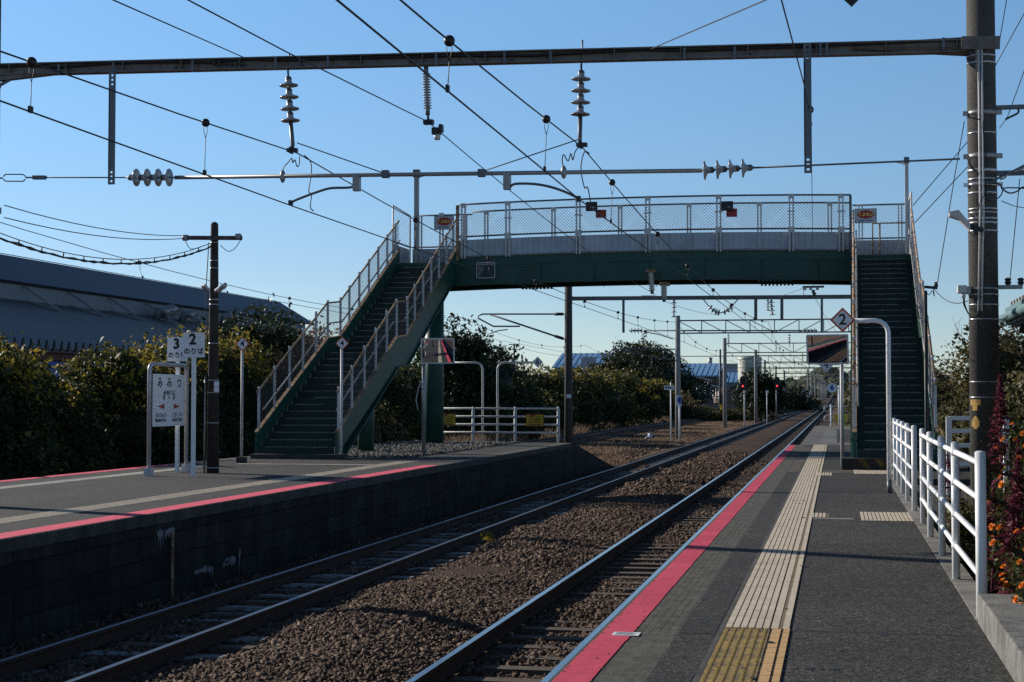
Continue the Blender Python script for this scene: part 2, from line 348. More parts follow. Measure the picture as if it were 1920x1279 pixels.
def rail_mesh(mb, xf, Ys, zf):
    prof = [(-.0325,0),(.0325,0),(.0325,-.036),(.009,-.052),(.009,-.13),(.0635,-.142),(.0635,-.153),(-.0635,-.153),(-.0635,-.142),(-.009,-.13),(-.009,-.052),(-.0325,-.036)]
    n = len(prof); b = len(mb.v)
    for Y in Ys:
        for x, z in prof: mb.v.append((xf(Y) + x, Y, z + zf(Y)))
    for j in range(len(Ys)-1):
        for i in range(n):
            k = (i+1) % n
            mb.f.append([b+j*n+i, b+(j+1)*n+i, b+(j+1)*n+k, b+j*n+k]); mb.mi.append(0 if i == 0 else 1); mb.sm.append(False)
def track(label, xf, Y0, Y1, y_parts, step, kind):
    t = thing('railway_track', label, 'railway track', (xf(0), 0, 0))
    Ys = [y for y in YS_ if Y0 <= y <= Y1]; extra = list(range(190, 520, 12)); Ys = sorted(set([Y0, Y1] + Ys + [e for e in extra if Y0 < e < Y1]))
    zf = lambda Y: gz(Y) + .35
    for s in (-.566, .566):
        mb = MB(); rail_mesh(mb, lambda Y: xf(Y) + s, Ys, zf); mb.build('rail', [STEEL if kind == 'wood' and xf is near_x else STEELD, RUST], t)
    rest = [MB(), MB()]; Y = Y0 + .3; i = 0; cnt = 0
    while Y < Y1:
        conc = kind == 'mixed' and i % 2 == 0
        mb = MB(); x = xf(Y); j = random.uniform(-.03, .03); a = random.uniform(-.012, .012); z0 = zf(Y)
        if conc:
            mb.prism([(x-1.0, Y-.12+j, -.3+z0), (x-1.0, Y+.12+j, -.3+z0), (x-1.0, Y+.09+j, -.158+z0), (x-1.0, Y-.09+j, -.158+z0)], (2.0, 0, 0))
        else:
            mb.obox((x + j, Y, -.235 + z0), (1.05, a, 0), (-a*.1, .1, 0), (0, 0, .075 + random.uniform(-.004, .004)))
        mb.m = 1
        for s in (-.566, .566):
            for q in (-.085, .085): mb.box((x+s+q-.03, Y-.05, -.16+z0), (x+s+q+.03, Y+.05, -.135+z0))
        if y_parts[0] < Y < y_parts[1] and cnt < 98:
            mb.build('sleeper', [CSLEEP if conc else WOOD, RUST], t); cnt += 1
        elif Y > 6:
            r = rest[0 if not conc else 1]; b = len(r.v); r.v += mb.v; r.f += [[b+k for k in f] for f in mb.f]; r.mi += mb.mi; r.sm += mb.sm
        Y += step; i += 1
        if Y > 230: step = 1.3
    for r, m in zip(rest, (WOOD, CSLEEP)):
        if r.v: tag(r.build('sleeper', [m, RUST], t), kind='stuff')
    return t
track('nearest railway track beside the right platform, bright rails on brown wooden sleepers', near_x, -20, 1000, (8, 70), .655, 'wood')
track('middle railway track in the left platform shade, grey concrete sleepers among wooden ones', far_x, -20, 420, (11, 62), .6, 'mixed')
track('farthest railway track curving in behind the left platform along the dark hedge', third_x, -20, 400, (70, 130), .66, 'wood')

# loose stones
def stones(n, X, Y, Z, s, flat=.65):
    base = np.array([(-1,-1,-1),(1,-1,-1),(1,1,-1),(-1,1,-1),(-1,-1,1),(1,-1,1),(1,1,1),(-1,1,1)], dtype=np.float32)
    Vx = base[None] * rng.uniform(.35, 1.0, (n, 8, 3)); Vx *= s[:, None, None] * .5
    Vx[:, :, 2] *= flat
    q = rng.normal(size=(n, 4)); q /= np.linalg.norm(q, axis=1)[:, None]; q[:, 1:3] *= .45; q /= np.linalg.norm(q, axis=1)[:, None]
    w, x, y, z = q.T
    R = np.stack([1-2*(y*y+z*z), 2*(x*y-z*w), 2*(x*z+y*w), 2*(x*y+z*w), 1-2*(x*x+z*z), 2*(y*z-x*w), 2*(x*z-y*w), 2*(y*z+x*w), 1-2*(x*x+y*y)], 1).reshape(n, 3, 3)
    Vx = np.einsum('nij,nkj->nki', R, Vx) + np.stack([X, Y, Z], 1)[:, None, :]
    f = np.array([(3,2,1,0),(4,5,6,7),(0,1,5,4),(1,2,6,5),(2,3,7,6),(3,0,4,7)])
    F = (np.arange(n)[:, None, None] * 8 + f[None]).reshape(-1, 4)
    return Vx.reshape(-1, 3), F, np.repeat(np.clip(rng.beta(2, 2.6, n), 0, 1), 6)
def stone_band(name, x0, x1, y0, y1, dens, smin, smax, mat, zf):
    n = int((x1-x0)*(y1-y0)*dens); X = rng.uniform(x0, x1, n); Y = rng.uniform(y0, y1, n); s = rng.uniform(smin, smax, n) * rng.choice([.8, 1, 1, 1, 1.25, 1.7], n, p=[.25,.25,.2,.15,.1,.05])
    Z = zf(X, Y) + rng.uniform(0, .015, n)
    V, F, t = stones(n, X, Y, Z, s); return V, F, t
def keep_off_rails(X):
    return np.abs(np.abs(X + 3.05) - .566) < .1
Vs, Fs, Ts, off = [], [], [], 0
def lumps(X, Y): return hb(X) + .02*np.sin(X*2.1+Y*.7) + .018*np.sin(Y*1.9-X) + .015*np.sin(Y*.45)
for x0, x1, y0, y1, d, a, b in [(-6.35,-3.75,10,24,900,.034,.068),(-6.35,-3.75,24,42,420,.045,.085),(-6.35,-3.75,42,75,110,.06,.12),
                                (-3.5,-2.6,7.5,30,560,.035,.068),(-3.5,-2.6,30,70,140,.05,.1),(-2.38,-1.6,7.5,30,360,.035,.068),
                                (-7.5,-6.6,11,30,450,.035,.068),(-7.5,-6.6,30,60,130,.05,.1),(-8.9,-7.75,13,34,230,.045,.08),(-8.9,-7.75,34,70,90,.05,.1)]:
    V, F, t = stone_band('', x0, x1, y0, y1, d, a, b, STONE, lumps); Vs.append(V); Fs.append(F + off); Ts.append(t); off += len(V)
tag(np_mesh('ballast_stones', np.vstack(Vs), np.vstack(Fs), STONE, tint=np.concatenate(Ts)), kind='stuff')

# ---------------------------------------------------------------- right platform
PZ = .9
def slab(name, mat, x0, x1, y0, y1, z1, z0): return struct(MB().box((x0, y0, z0), (x1, y1, z1)), name, mat)
slab('platform', ASPH, -1.03, .93, -12, 53, PZ, -.3)
slab('platform', M('asphalt_patch', (.085,.083,.078), .9, var=.3, scale=1.2, col2=(.13,.12,.1), bmp=.3, bscale=90), -1.2, 4.2, 53.002, 90, PZ, -.3)
slab('platform', ASPH, .932, 4.2, 31.2, 53, PZ - .002, -.3)
mb = MB()
y = -8.0
while y < 53:
    L = .6; mb.box((-1.55, y, -.3), (-1.033, y + L - .006, PZ - .004)); y += L
struct(mb, 'platform_edge_paving', PAVER)
mb = MB(); y = 10.3
while y < 52.4:
    for k in range(5): mb.box((-1.315 + k*.056, y, PZ-.006), (-1.27 + k*.056, y + .292, PZ - .003))
    y += .3
struct(mb, 'platform_edge_paving', PAVER)
pv = []; y = -8.0
while y < 52.4:
    j = random.uniform(-.003, .003); pv += [(-1.525+j, y, PZ+.0005), (-1.322+j+random.uniform(-.002,.002), y, PZ+.0005), (-1.322+j, y+.597, PZ+.0005), (-1.525+j, y+.597, PZ+.0005)]; y += .6
tag(np_mesh('platform_edge_line', pv, np.arange(len(pv)).reshape(-1, 4), PINKT, tint=rng.beta(3, 3, len(pv)//4)), kind='structure')
pv = []
for i in range(90):                        # chips and scuffs in the pink line
    cx, cy, rr_1 = random.choice([random.gauss(-1.518, .006), random.gauss(-1.327, .006), random.uniform(-1.51, -1.34)]), 8 + 20*random.random()**1.4, random.uniform(.004, .013)
    pv += [(cx+rr_1*random.uniform(.5,1)*math.cos(PI*k/4), cy+2*rr_1*random.uniform(.5,1)*math.sin(PI*k/4), PZ+.0022) for k in range(8)]
tag(np_mesh('paint_chips', pv, np.arange(len(pv)).reshape(-1, 8), CONCD), kind='structure')
pv = []
for i in range(150):                       # gum spots and oil stains
    cx, cy, rr_1 = random.uniform(-1.0, .9), 8.4 + 24*random.random()**1.3, random.choice([.007, .01, .014, .03])*random.uniform(.7, 1.3)
    pv += [(cx+rr_1*random.uniform(.7,1)*math.cos(PI*k/4), cy+1.3*rr_1*random.uniform(.7,1)*math.sin(PI*k/4), PZ+(.0024 if not -.76 < cx < -.3 else .0095)) for k in range(8)]
tag(np_mesh('stains', pv, np.arange(len(pv)).reshape(-1, 8), M('stain', (.014,.0135,.013), .6)), kind='structure')
Yb = atZ(1380, 1178, PZ).y
# tactile strip
X0 = -.745
def tactile(y0, y1, mb, mg, x0=X0, line=True):
    mg.box((x0, y0, PZ - .01), (x0 + .298, y1, PZ + .003))
    if line: mg.box((x0 + .302, y0, PZ - .01), (x0 + .425, y1, PZ + .003))
    y = y0
    while y < y1 - .02:
        L = min(.3, y1 - y) - .0045
        for k in range(6): mb.box((x0 + .004 + k*.0495, y, PZ), (x0 + .044 + k*.0495, y + L, PZ + .0068))
        if line:
            mb.box((x0 + .304, y, PZ), (x0 + .352, y + L, PZ + .0055)); mb.box((x0 + .382, y, PZ), (x0 + .424, y + L, PZ + .0085))
        y += .3
mb, mg = MB(), MB(); tactile(Yb, 53.2, mb, mg)
struct(mg, 'tactile_paving', CREAMD); struct(mb, 'tactile_paving', CREAM)
mg = MB().box((X0, -6, PZ-.01), (X0+.3, Yb-.006, PZ+.003)); struct(mg, 'tactile_paving', OCHRE)
mb = MB(); y = 6.5
while y < Yb - .03:
    for k in range(6): mb.prism([(X0+.012+k*.05, y, PZ+.002), (X0+.034+k*.05, y, PZ+.002), (X0+.03+k*.05, y, PZ+.0075), (X0+.016+k*.05, y, PZ+.0075)], (0, .017, 0))
    y += .0335
struct(mb, 'tactile_paving', OCHREB)
mb = MB(); y = Yb - .2
while y > -6:
    mb.box((X0+.315, y, PZ-.01), (X0+.372, y+.192, PZ+.0045)); mb.box((X0+.39, y, PZ-.01), (X0+.43, y+.192, PZ+.009)); y -= .2
struct(mb, 'tactile_paving', ORANGE)
struct(MB().box((X0-.035, -6, PZ-.01), (X0-.004, 53, PZ+.002)), 'paving_joint', CONCD)
mb = MB().box((-1.03, Yb-.012, PZ-.01), (X0-.04, Yb+.012, PZ+.0015)); mb.box((X0+.44, Yb-.05, PZ-.01), (.93, Yb-.03, PZ+.0015)); struct(mb, 'paving_joint', BLACK)
def pad(pa, pb, rows):
    a, b = atZ(*pa, PZ), atZ(*pb, PZ); x0, x1, y0, y1 = a.x, b.x, min(a.y, b.y), max(a.y, b.y)
    mg = MB().box((x0, y0, PZ-.01), (x1, y1, PZ+.003)); mb = MB(); x = x0 + .006
    while x < x1 - .03:
        mb.box((x, y0 + .01, PZ), (x + .036, y1 - .01, PZ + .008)); x += .05
    struct(mg, 'tactile_paving', CREAMD); struct(mb, 'tactile_paving', CREAM)
pad((1519, 971), (1554, 963), 1); pad((1615, 977), (1708, 962), 1); pad((1531, 892), (1561, 887), 1); pad((1602, 889), (1690, 882), 1)
struct(MB().box((-.32, 20.55, PZ-.01), (.2, 20.75, PZ+.0015)), 'paving_joint', CONC)
mb = MB(); p = atZ(1175, 1189, PZ); mb.box((p.x-.09, p.y-.075, PZ), (p.x+.085, p.y+.07, PZ+.003))
pt = solo(mb, 'floor_sticker', SIGNW, 'small white sticker stuck across the pink line of the right platform', 'sticker')
mb = MB()
for k in range(4): mb.box((p.x-.07, p.y-.05+k*.03, PZ+.0035), (p.x+.06-.02*(k%2), p.y-.04+k*.03, PZ+.0045))
mb.build('printed_lines', M('print_grey', (.25,.25,.27)), pt)
def sheet(name, mat, x0, x1, y0, y1, z, jag=.05, n=10):
    e = [(x0+(x1-x0)*k/n, y0+random.uniform(-jag, jag)) for k in range(n+1)] + [(x1+random.uniform(-jag,jag)*.3, y0+(y1-y0)*k/n) for k in range(1, n)] + [(x1-(x1-x0)*k/n, y1+random.uniform(-jag, jag)) for k in range(n+1)]
    mb = MB(); mb._add([(x, y, z) for x, y in e], [tuple(range(len(e)))]); return struct(mb, name, mat)
BRN = M('asphalt_brown', (.075,.058,.045), .95, var=.35, scale=2.5, col2=(.05,.045,.04), t=(.45,.62), bmp=.4, bscale=60)
sheet('asphalt_patch', BRN, -1.02, -.79, 33.5, 40.5, PZ+.002); sheet('asphalt_patch', BRN, -.3, .9, 33.2, 34.6, PZ+.002); sheet('asphalt_patch', BRN, -1.02, -.79, 46, 50.5, PZ+.002)
DKP = asphalt_mat('asphalt_new', (.016,.0155,.0145), (.06,.058,.054), (.08,.075,.07)); sheet('asphalt_patch', DKP, -.3, .92, 26.4, 31, PZ+.002); sheet('asphalt_patch', DKP, -1.025, -.79, 10.4, 13.2, PZ+.002, .02); sheet('asphalt_patch', DKP, -1.0, -.785, -6, 8.9, PZ+.002, .02)
PLT = M('asphalt_pale', (.15,.145,.135), .9, var=.3, scale=2, col2=(.09,.088,.08), t=(.45,.6)); sheet('asphalt_patch', PLT, -.55, -.05, 55, 82, PZ+.003, .3); sheet('asphalt_patch', DKP, .0, 1.6, 56.5, 80, PZ+.003, .4); sheet('asphalt_patch', PLT, -1.18, .5, 53.1, 54.3, PZ+.006, .04)
def crack(pts, w=.006):
    mb = MB(); v = []
    for x, y in pts: v += [(x, y-w, PZ+.0025), (x, y+w, PZ+.0025)]
    mb._add(v, [(2*i, 2*i+2, 2*i+3, 2*i+1) for i in range(len(pts)-1)]); return struct(mb, 'crack', BLACK)
for x0, x1, y in ((-.3, .93, 16.6), (-.3, .93, 26.35), (-1.03, -.79, 17.3), (-1.03, -.79, 23.9), (-.3, .6, 12.6)):
    n = 26; yy = y; pts = []
    for k in range(n+1): yy += random.uniform(-.022, .022); pts.append((x0+(x1-x0)*k/n, yy))
    crack(pts, .0045)
n = 70; X = rng.uniform(-1.0, .9, n); Y = 8.5 + 22*rng.random(n)**1.3; a = rng.uniform(0, PI, n); sz = rng.uniform(.008, .022, n)
V = np.stack([np.stack([X-np.cos(a)*sz, Y-np.sin(a)*sz, np.full(n, PZ+.009)],1), np.stack([X+np.sin(a)*sz*.5, Y-np.cos(a)*sz*.5, np.full(n, PZ+.014)],1), np.stack([X+np.cos(a)*sz, Y+np.sin(a)*sz, np.full(n, PZ+.011)],1), np.stack([X-np.sin(a)*sz*.5, Y+np.cos(a)*sz*.5, np.full(n, PZ+.016)],1)],1).reshape(-1,3)
tag(np_mesh('leaf_litter', V, np.arange(n*4).reshape(n,4), LEAFB, tint=rng.uniform(.2,1,n)), kind='stuff')
# kerb strip under the fence and the raised kerb
mb = MB(); y = 11.35
while y < 31.1:
    mb.box((.934, y, -.3), (1.12, y + 1.19, PZ + .006)); y += 1.2
struct(mb, 'kerb', CONC)
mb = MB(); y = 11.3
while y > -8:
    mb.box((.934, y - .6, -.3), (1.235, y - .006, PZ + .2)); y -= .6
kb = tag(mb.build('kerb', M('kerb_concrete', (.19,.185,.17), .95, var=.3, scale=5, col2=(.1,.098,.088), t=(.45,.62), bmp=.7, bscale=55), None, .012), kind='structure')
struct(MB().box((1.24, -8, -.3), (5.2, 31.1, .78)), 'garden_soil', M('soil', (.035,.026,.018), .95, var=.4, scale=8, bmp=.8, bscale=20))

# ---------------------------------------------------------------- left platform
LE, LW = -8.95, -15.3
slab('platform', ASPHL, LW + .3, LE - .42, -30, 53.9, PZ, -.3)
mb = MB(); y = -30.
while y < 53.4:
    mb.box((LE-.415, y, .75), (LE+.03, y+.893, PZ)); mb.box((LW-.03, y, .75), (LW+.295, y+.893, PZ)); y += .9
struct(mb, 'platform_edge_paving', CONCD)
def quadz(name, m, x0, x1, y0, y1, z): return struct(MB().quad((x0,y0,z),(x1,y0,z),(x1,y1,z),(x0,y1,z)), name, m)
quadz('platform_edge_line', PINK, LE-.36, LE-.005, -30, 35.2, PZ+.004)
quadz('platform_edge_line', PINK, LW+.02, LW+.3, -30, 35.2, PZ+.004)
mb, mg = MB(), MB()
mg.box((-10.46, -20, PZ-.01), (-10.0, 37.5, PZ+.003))
y = 6.
while y < 37.4:
    for k in range(9): mb.box((-10.45+k*.05, y, PZ), (-10.412+k*.05, y+.028, PZ+.007))
    y += .05
struct(mg, 'tactile_paving', M('tactile_cream_old', (.36,.33,.26), .85, var=.2, scale=5)); struct(mb, 'tactile_paving', CREAM)
mb = MB(); mb.box((-14.25, 12, PZ-.01), (-13.85, 34, PZ+.004)); mb.box((-13.8, 34.9, PZ-.01), (-10.5, 35.25, PZ+.004))
struct(mb, 'tactile_paving', M('tactile_far', (.30,.285,.24), .85, var=.3, scale=7))
gm = MB().box((-15.0, 41.5, PZ-.01), (-10.6, 53.8, PZ+.006)); struct(gm, 'platform_gravel', ballast_mat('gravel_bed', (.1,.098,.09), (.2,.195,.185)))
V, F, t = stone_band('', -15, -10.7, 39.5, 53.6, 130, .04, .09, GRAVEL, lambda X, Y: np.full_like(X, PZ + .012))
tag(np_mesh('platform_gravel', V, F, GRAVEL, tint=t), kind='stuff')
# retaining wall: right face, end ramp, left face
mb = MB(); mb.box((LE-.3, -30, -.4), (LE, 54, .748)); mb.prism([(LE-.3, 54, -.4), (LE-.3, 63.5, -.4), (LE-.3, 63.5, -.28), (LE-.3, 54, .9)], (.3, 0, 0))
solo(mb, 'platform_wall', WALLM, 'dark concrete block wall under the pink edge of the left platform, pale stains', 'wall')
mb = MB(); mb.box((LW, -30, -.4), (LW+.3, 54, .748)); mb.prism([(LW, 54.005, -.4), (LW, 62, -.4), (LW, 62, -.28), (LW, 54.005, .89)], (6.0, 0, 0))
solo(mb, 'platform_ramp', CONCD, 'sloping end of the left platform behind the white pipe fence', 'ramp')
# peeled pale patches of the wall
def patch(pts, name='peeled_patch'):
    mb = MB(); mb.prism([(LE+.001, y, z) for y, z in pts], (.004, 0, 0)); return mb
wall = bpy.data.objects['platform_wall']
pm = M('peeled_paint', (.2,.2,.215), .8, var=.25, scale=14)
for px, py, w_, h_ in ((300, 995, .10, .26), (318, 992, .16, .34), (376, 1065, .22, .12), (394, 1062, .1, .26), (424, 1052, .12, .1), (432, 1046, .2, .16), (449, 1030, .03, .45)):
    q = atX(px, py, LE); n_ = 12; pts = [(q.y - w_ + 2*w_*k/n_, q.z + .03*random.uniform(-1, 1)) for k in range(n_+1)]; bot = []
    for k in range(n_+1): bot.append((q.y + w_ - 2*w_*k/n_, q.z - .05 - h_*(random.random()**2 if k % 2 else .12)))
    patch(bot + pts).build('peeled_patch', pm, wall)
mb = MB(); q = atX(319, 1070, LE); mb.tube([(LE+.03, q.y, .6), (LE+.03, q.y, -.3)], .025, 8); mb.build('drain_pipe', RUSTP, wall)
# low dry grass between the tracks beyond the left platform, and along the far track
def blades(n, X, Y, Z, h, w):
    a = rng.uniform(0, 2*PI, n); lean = rng.normal(0, .35, (n, 2)) * h[:, None]
    dx, dy = np.cos(a)*w, np.sin(a)*w
    V = np.empty((n, 3, 3), np.float32)
    V[:, 0] = np.stack([X-dx, Y-dy, Z], 1); V[:, 1] = np.stack([X+dx, Y+dy, Z], 1); V[:, 2] = np.stack([X+lean[:,0], Y+lean[:,1], Z+h], 1)
    return V.reshape(-1, 3), np.arange(n*3).reshape(n, 3)
n = 26000; Y = 60 + 130*rng.uniform(0, 1, n)**1.4; X = rng.uniform(-14.8, -9.2, n); k = (np.sin(X*1.3+Y*.21)+np.sin(Y*.13-X*.7)) > -.35
X, Y = X[k], Y[k]; n = len(X); V, F = blades(n, X, Y, np.full(n, -.33), rng.uniform(.05, .17, n), rng.uniform(.02, .05, n))
tag(np_mesh('dry_grass', V, F, DRYG, tint=rng.uniform(0, 1, n)), kind='stuff')
n = 16000; Y = rng.uniform(48, 260, n); X = np.array([third_x(v) for v in Y]) - rng.uniform(2.4, 5.5, n); V, F = blades(n, X, Y, np.full(n, -.34), rng.uniform(.2, .9, n), rng.uniform(.02, .06, n))
tag(np_mesh('dry_grass', V, F, DRYG, tint=rng.uniform(0, .8, n)), kind='stuff')
n = 9000; Y = rng.uniform(92, 400, n); X = rng.uniform(-.6, 4, n); V, F = blades(n, X, Y, np.array([gz(v) for v in Y]), rng.uniform(.15, .6, n), rng.uniform(.03, .08, n))
tag(np_mesh('dry_grass', V, F, DRYG, tint=rng.uniform(.2, 1, n)), kind='stuff')
V, F, t = stone_band('', -15, -9.3, 60, 130, 16, .05, .14, GRAVEL, lambda X, Y: np.full_like(X, -.33))
tag(np_mesh('trackside_gravel', V, F, STONE, tint=t), kind='stuff')
# hills on the horizon
def hill(name, pts, depth, mat):
    V = []; n = len(pts)
    for j in range(7):
        t = j / 6; pr = math.sin(PI * min(1, t*.75 + .02)) 
        for (x, y, z) in pts: V.append((x + random.uniform(-4, 4), y + (t - .2) * depth, -2 + (z + 2 + random.uniform(-.04, .04)*z) * pr / math.sin(PI*.5)))
    F = [(j*n+i, j*n+i+1, (j+1)*n+i+1, (j+1)*n+i) for j in range(6) for i in range(n-1)]
    return np.array(V), np.array(F)
def hill_obj(profile, Yb, depth):
    pts = []
    for px, py in profile:
        p = atY(px, py, Yb); pts.append((p.x, Yb, p.z))
    den = []
    for a, b in zip(pts, pts[1:]):
        for k in range(6):
            u = k / 6; den.append(tuple(a[i]*(1-u)+b[i]*u for i in range(3)))
    den.append(pts[-1]); V, F = hill('hill', den, depth, HILLM)
    ob = np_mesh('hill', V, F, HILLM, tint=rng.uniform(0, .5, len(F)), smooth=True); tag(ob, kind='structure')
    # tree-crown lumps on the slope
    n = 3800; idx = rng.integers(0, len(F), n); u = rng.uniform(0, 1, (n, 2)); q = V[F[idx]]
    P = (q[:,0]*(1-u[:,:1])+q[:,1]*u[:,:1])*(1-u[:,1:])+(q[:,3]*(1-u[:,:1])+q[:,2]*u[:,:1])*u[:,1:]
    sv, sf, st = stones(n, P[:,0], P[:,1], P[:,2], rng.uniform(4, 11, n)*Yb/1100, 1.0)
    tag(np_mesh('hill_trees', sv, sf, HILLM, tint=rng.uniform(0, 1, len(sf))), kind='stuff')
hill_obj([(1380,735),(1440,728),(1490,722),(1515,708),(1530,697),(1545,692),(1562,694),(1580,703),(1620,715),(1700,722),(1800,730)], 1100, 500)
hill_obj([(900,742),(1100,736),(1300,730),(1420,721),(1470,722),(1530,728),(1600,735)], 1700, 500)
# sky light
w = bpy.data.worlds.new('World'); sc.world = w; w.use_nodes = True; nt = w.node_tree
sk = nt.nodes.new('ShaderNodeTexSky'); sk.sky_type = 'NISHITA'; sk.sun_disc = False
SUN_EL, SUN_AZ = math.radians(22), math.radians(-68.5)
sk.sun_elevation = SUN_EL; sk.sun_rotation = SUN_AZ; sk.air_density = .65; sk.dust_density = 0.05; sk.ozone_density = 4.2
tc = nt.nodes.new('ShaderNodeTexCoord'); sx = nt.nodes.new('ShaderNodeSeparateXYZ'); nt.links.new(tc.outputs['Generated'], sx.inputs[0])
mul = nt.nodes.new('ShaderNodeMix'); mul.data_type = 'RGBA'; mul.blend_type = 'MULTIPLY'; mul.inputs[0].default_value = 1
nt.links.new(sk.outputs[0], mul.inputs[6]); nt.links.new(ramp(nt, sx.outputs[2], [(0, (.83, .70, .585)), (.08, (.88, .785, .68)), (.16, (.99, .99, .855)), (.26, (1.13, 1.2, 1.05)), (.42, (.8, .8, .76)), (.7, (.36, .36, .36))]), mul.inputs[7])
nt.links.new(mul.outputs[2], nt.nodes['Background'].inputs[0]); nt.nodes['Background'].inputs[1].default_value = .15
L = bpy.data.lights.new('sun', 'SUN'); L.energy = 5; L.angle = math.radians(.5); L.color = (1, .93, .83)
lo = bpy.data.objects.new('sun', L); COL.objects.link(lo)
lo.rotation_euler = Vector((math.sin(SUN_AZ)*math.cos(SUN_EL), math.cos(SUN_AZ)*math.cos(SUN_EL), math.sin(SUN_EL))).to_track_quat('Z', 'Y').to_euler()
cam = bpy.data.cameras.new('camera'); cam.lens = FPX/1920*36; cam.clip_end = 6000; cam.clip_start = .1
co = bpy.data.objects.new('camera', cam); COL.objects.link(co); sc.camera = co; co.location = C0
co.rotation_euler = (PI/2 + TH, 0, PSI)
sc.view_settings.view_transform = 'Standard'; sc.view_settings.look = 'None'; sc.view_settings.exposure = .1
sc.cycles.max_bounces = 6; sc.cycles.transparent_max_bounces = 8; sc.cycles.caustics_reflective = False; sc.cycles.use_denoising = False
# ------------------------------------------------------------------ footbridge
BY, BW = 49.0, 2.0                       # front face, width
def camber(x): return .10 * (1 - ((x + 5.7) / 6.4) ** 2)
def zB(py, px=1220): return atY(px, py, BY).z
z_bot, z_fl, z_gt, z_pt, z_r2, z_top = zB(525.5) - .10, zB(489) - .10, zB(471) - .10, zB(438) - .10, zB(432) - .10, zB(370) - .10
zD = atY(1650, 477, BY).z
XL0, XL1, XR0, XR1 = -14.0, -11.85, .47, 2.25    # landings beyond the main girder
fb = thing('footbridge', 'dark green steel footbridge over the tracks with stairs down to both platforms', 'footbridge', (-5.7, BY, PZ))
def cstrip(mb, x0, x1, y0, y1, z0, z1, n=14):
    for k in range(n):
        a, b = x0 + (x1-x0)*k/n, x0 + (x1-x0)*(k+1)/n
        mb._add([(a,y0,z0+camber(a)),(b,y0,z0+camber(b)),(b,y1,z0+camber(b)),(a,y1,z0+camber(a)),(a,y0,z1+camber(a)),(b,y0,z1+camber(b)),(b,y1,z1+camber(b)),(a,y1,z1+camber(a))],
                [(3,2,1,0),(4,5,6,7),(0,1,5,4),(2,3,7,6)] + ([(3,0,4,7)] if k == 0 else []) + ([(1,2,6,5)] if k == n-1 else []))
for y in (BY, BY + BW - .05):
    mb = MB(); xg = XL1 - .25 if y == BY else XL0; cstrip(mb, xg, XR0 + .05, y, y + .05, z_bot + .03, z_gt)
    cstrip(mb, xg, XR0 + .05, y - .12, y + .17, z_bot, z_bot + .03)
    cstrip(mb, XL1 - .2, XR0 + .05, y - .03, y, z_fl, z_gt)
    x = XL1 + 1
    while x < XR0: mb.box((x-.006, y-.045, z_bot+.03), (x+.006, y, z_fl+camber(x))); x += 1.72
    for px in (985, 1452):                 # bolted splice plates
        p = atY(px, 510, BY); mb.box((p.x-.28, y-.02, z_bot+.05+camber(p.x)), (p.x+.28, y, z_fl+camber(p.x)-.02))
        for i in range(6):
            for j in range(7): mb.box((p.x-.24+i*.085, y-.04, z_bot+.1+camber(p.x)+j*.1), (p.x-.205+i*.085, y-.02, z_bot+.135+camber(p.x)+j*.1))
        for i in range(9): mb.box((p.x-.5+i*.12, y-.1, z_bot-.05+camber(p.x)), (p.x-.44+i*.12, y+.1, z_bot+camber(p.x)))
    mb.build('girder', GREEN, fb)
mb = MB(); cstrip(mb, XL1, XR0, BY + .06, BY + BW - .06, zD - .2, zD - .05); mb.build('deck', CONCD, fb)
for x0, x1, ya, yb in ((XL0, XL1 + .1, BY - .05, BY + BW + .1), (XR0 + .03, XR1, BY - .05, BY + BW + .1)):
    mb = MB(); mb.box((x0, ya, zD - .55), (x1, yb, zD - .02)); mb.build('landing', GREEN, fb)
def mesh_wires(mb, o, u, v, w, h, pitch=.1, r=.0034):
    o, u, v = Vector(o), Vector(u).normalized(), Vector(v).normalized()
    k = -h
    while k < w:
        for sgn in (1, -1):
            s0 = k; pts = []
            a0, a1 = max(0, s0), min(w, s0 + h)
            if a1 - a0 > .01:
                t0, t1 = a0 - s0, a1 - s0
                if sgn < 0: t0, t1 = h - t0, h - t1
                mb.tube([o + u*a0 + v*t0, o + u*a1 + v*t1], r, 3, False, False, False)
        k += pitch
def corrug(mb, x0, x1, y, z0, z1, step=.09, d=.018):
    x = x0; i = 0
    while x < x1 - 1e-3:
        e = min(x1, x + step); a, b = (y, y - d) if i % 2 else (y - d, y)
        zz0, zz1 = camber(x) if x0 < XR0 and x1 > XL1 else 0, camber(e) if x0 < XR0 and x1 > XL1 else 0
        mb._add([(x, a, z0+zz0), (e, b, z0+zz1), (e, b, z1+zz1), (x, a, z1+zz0)], [(0,1,2,3)]); x = e; i += 1
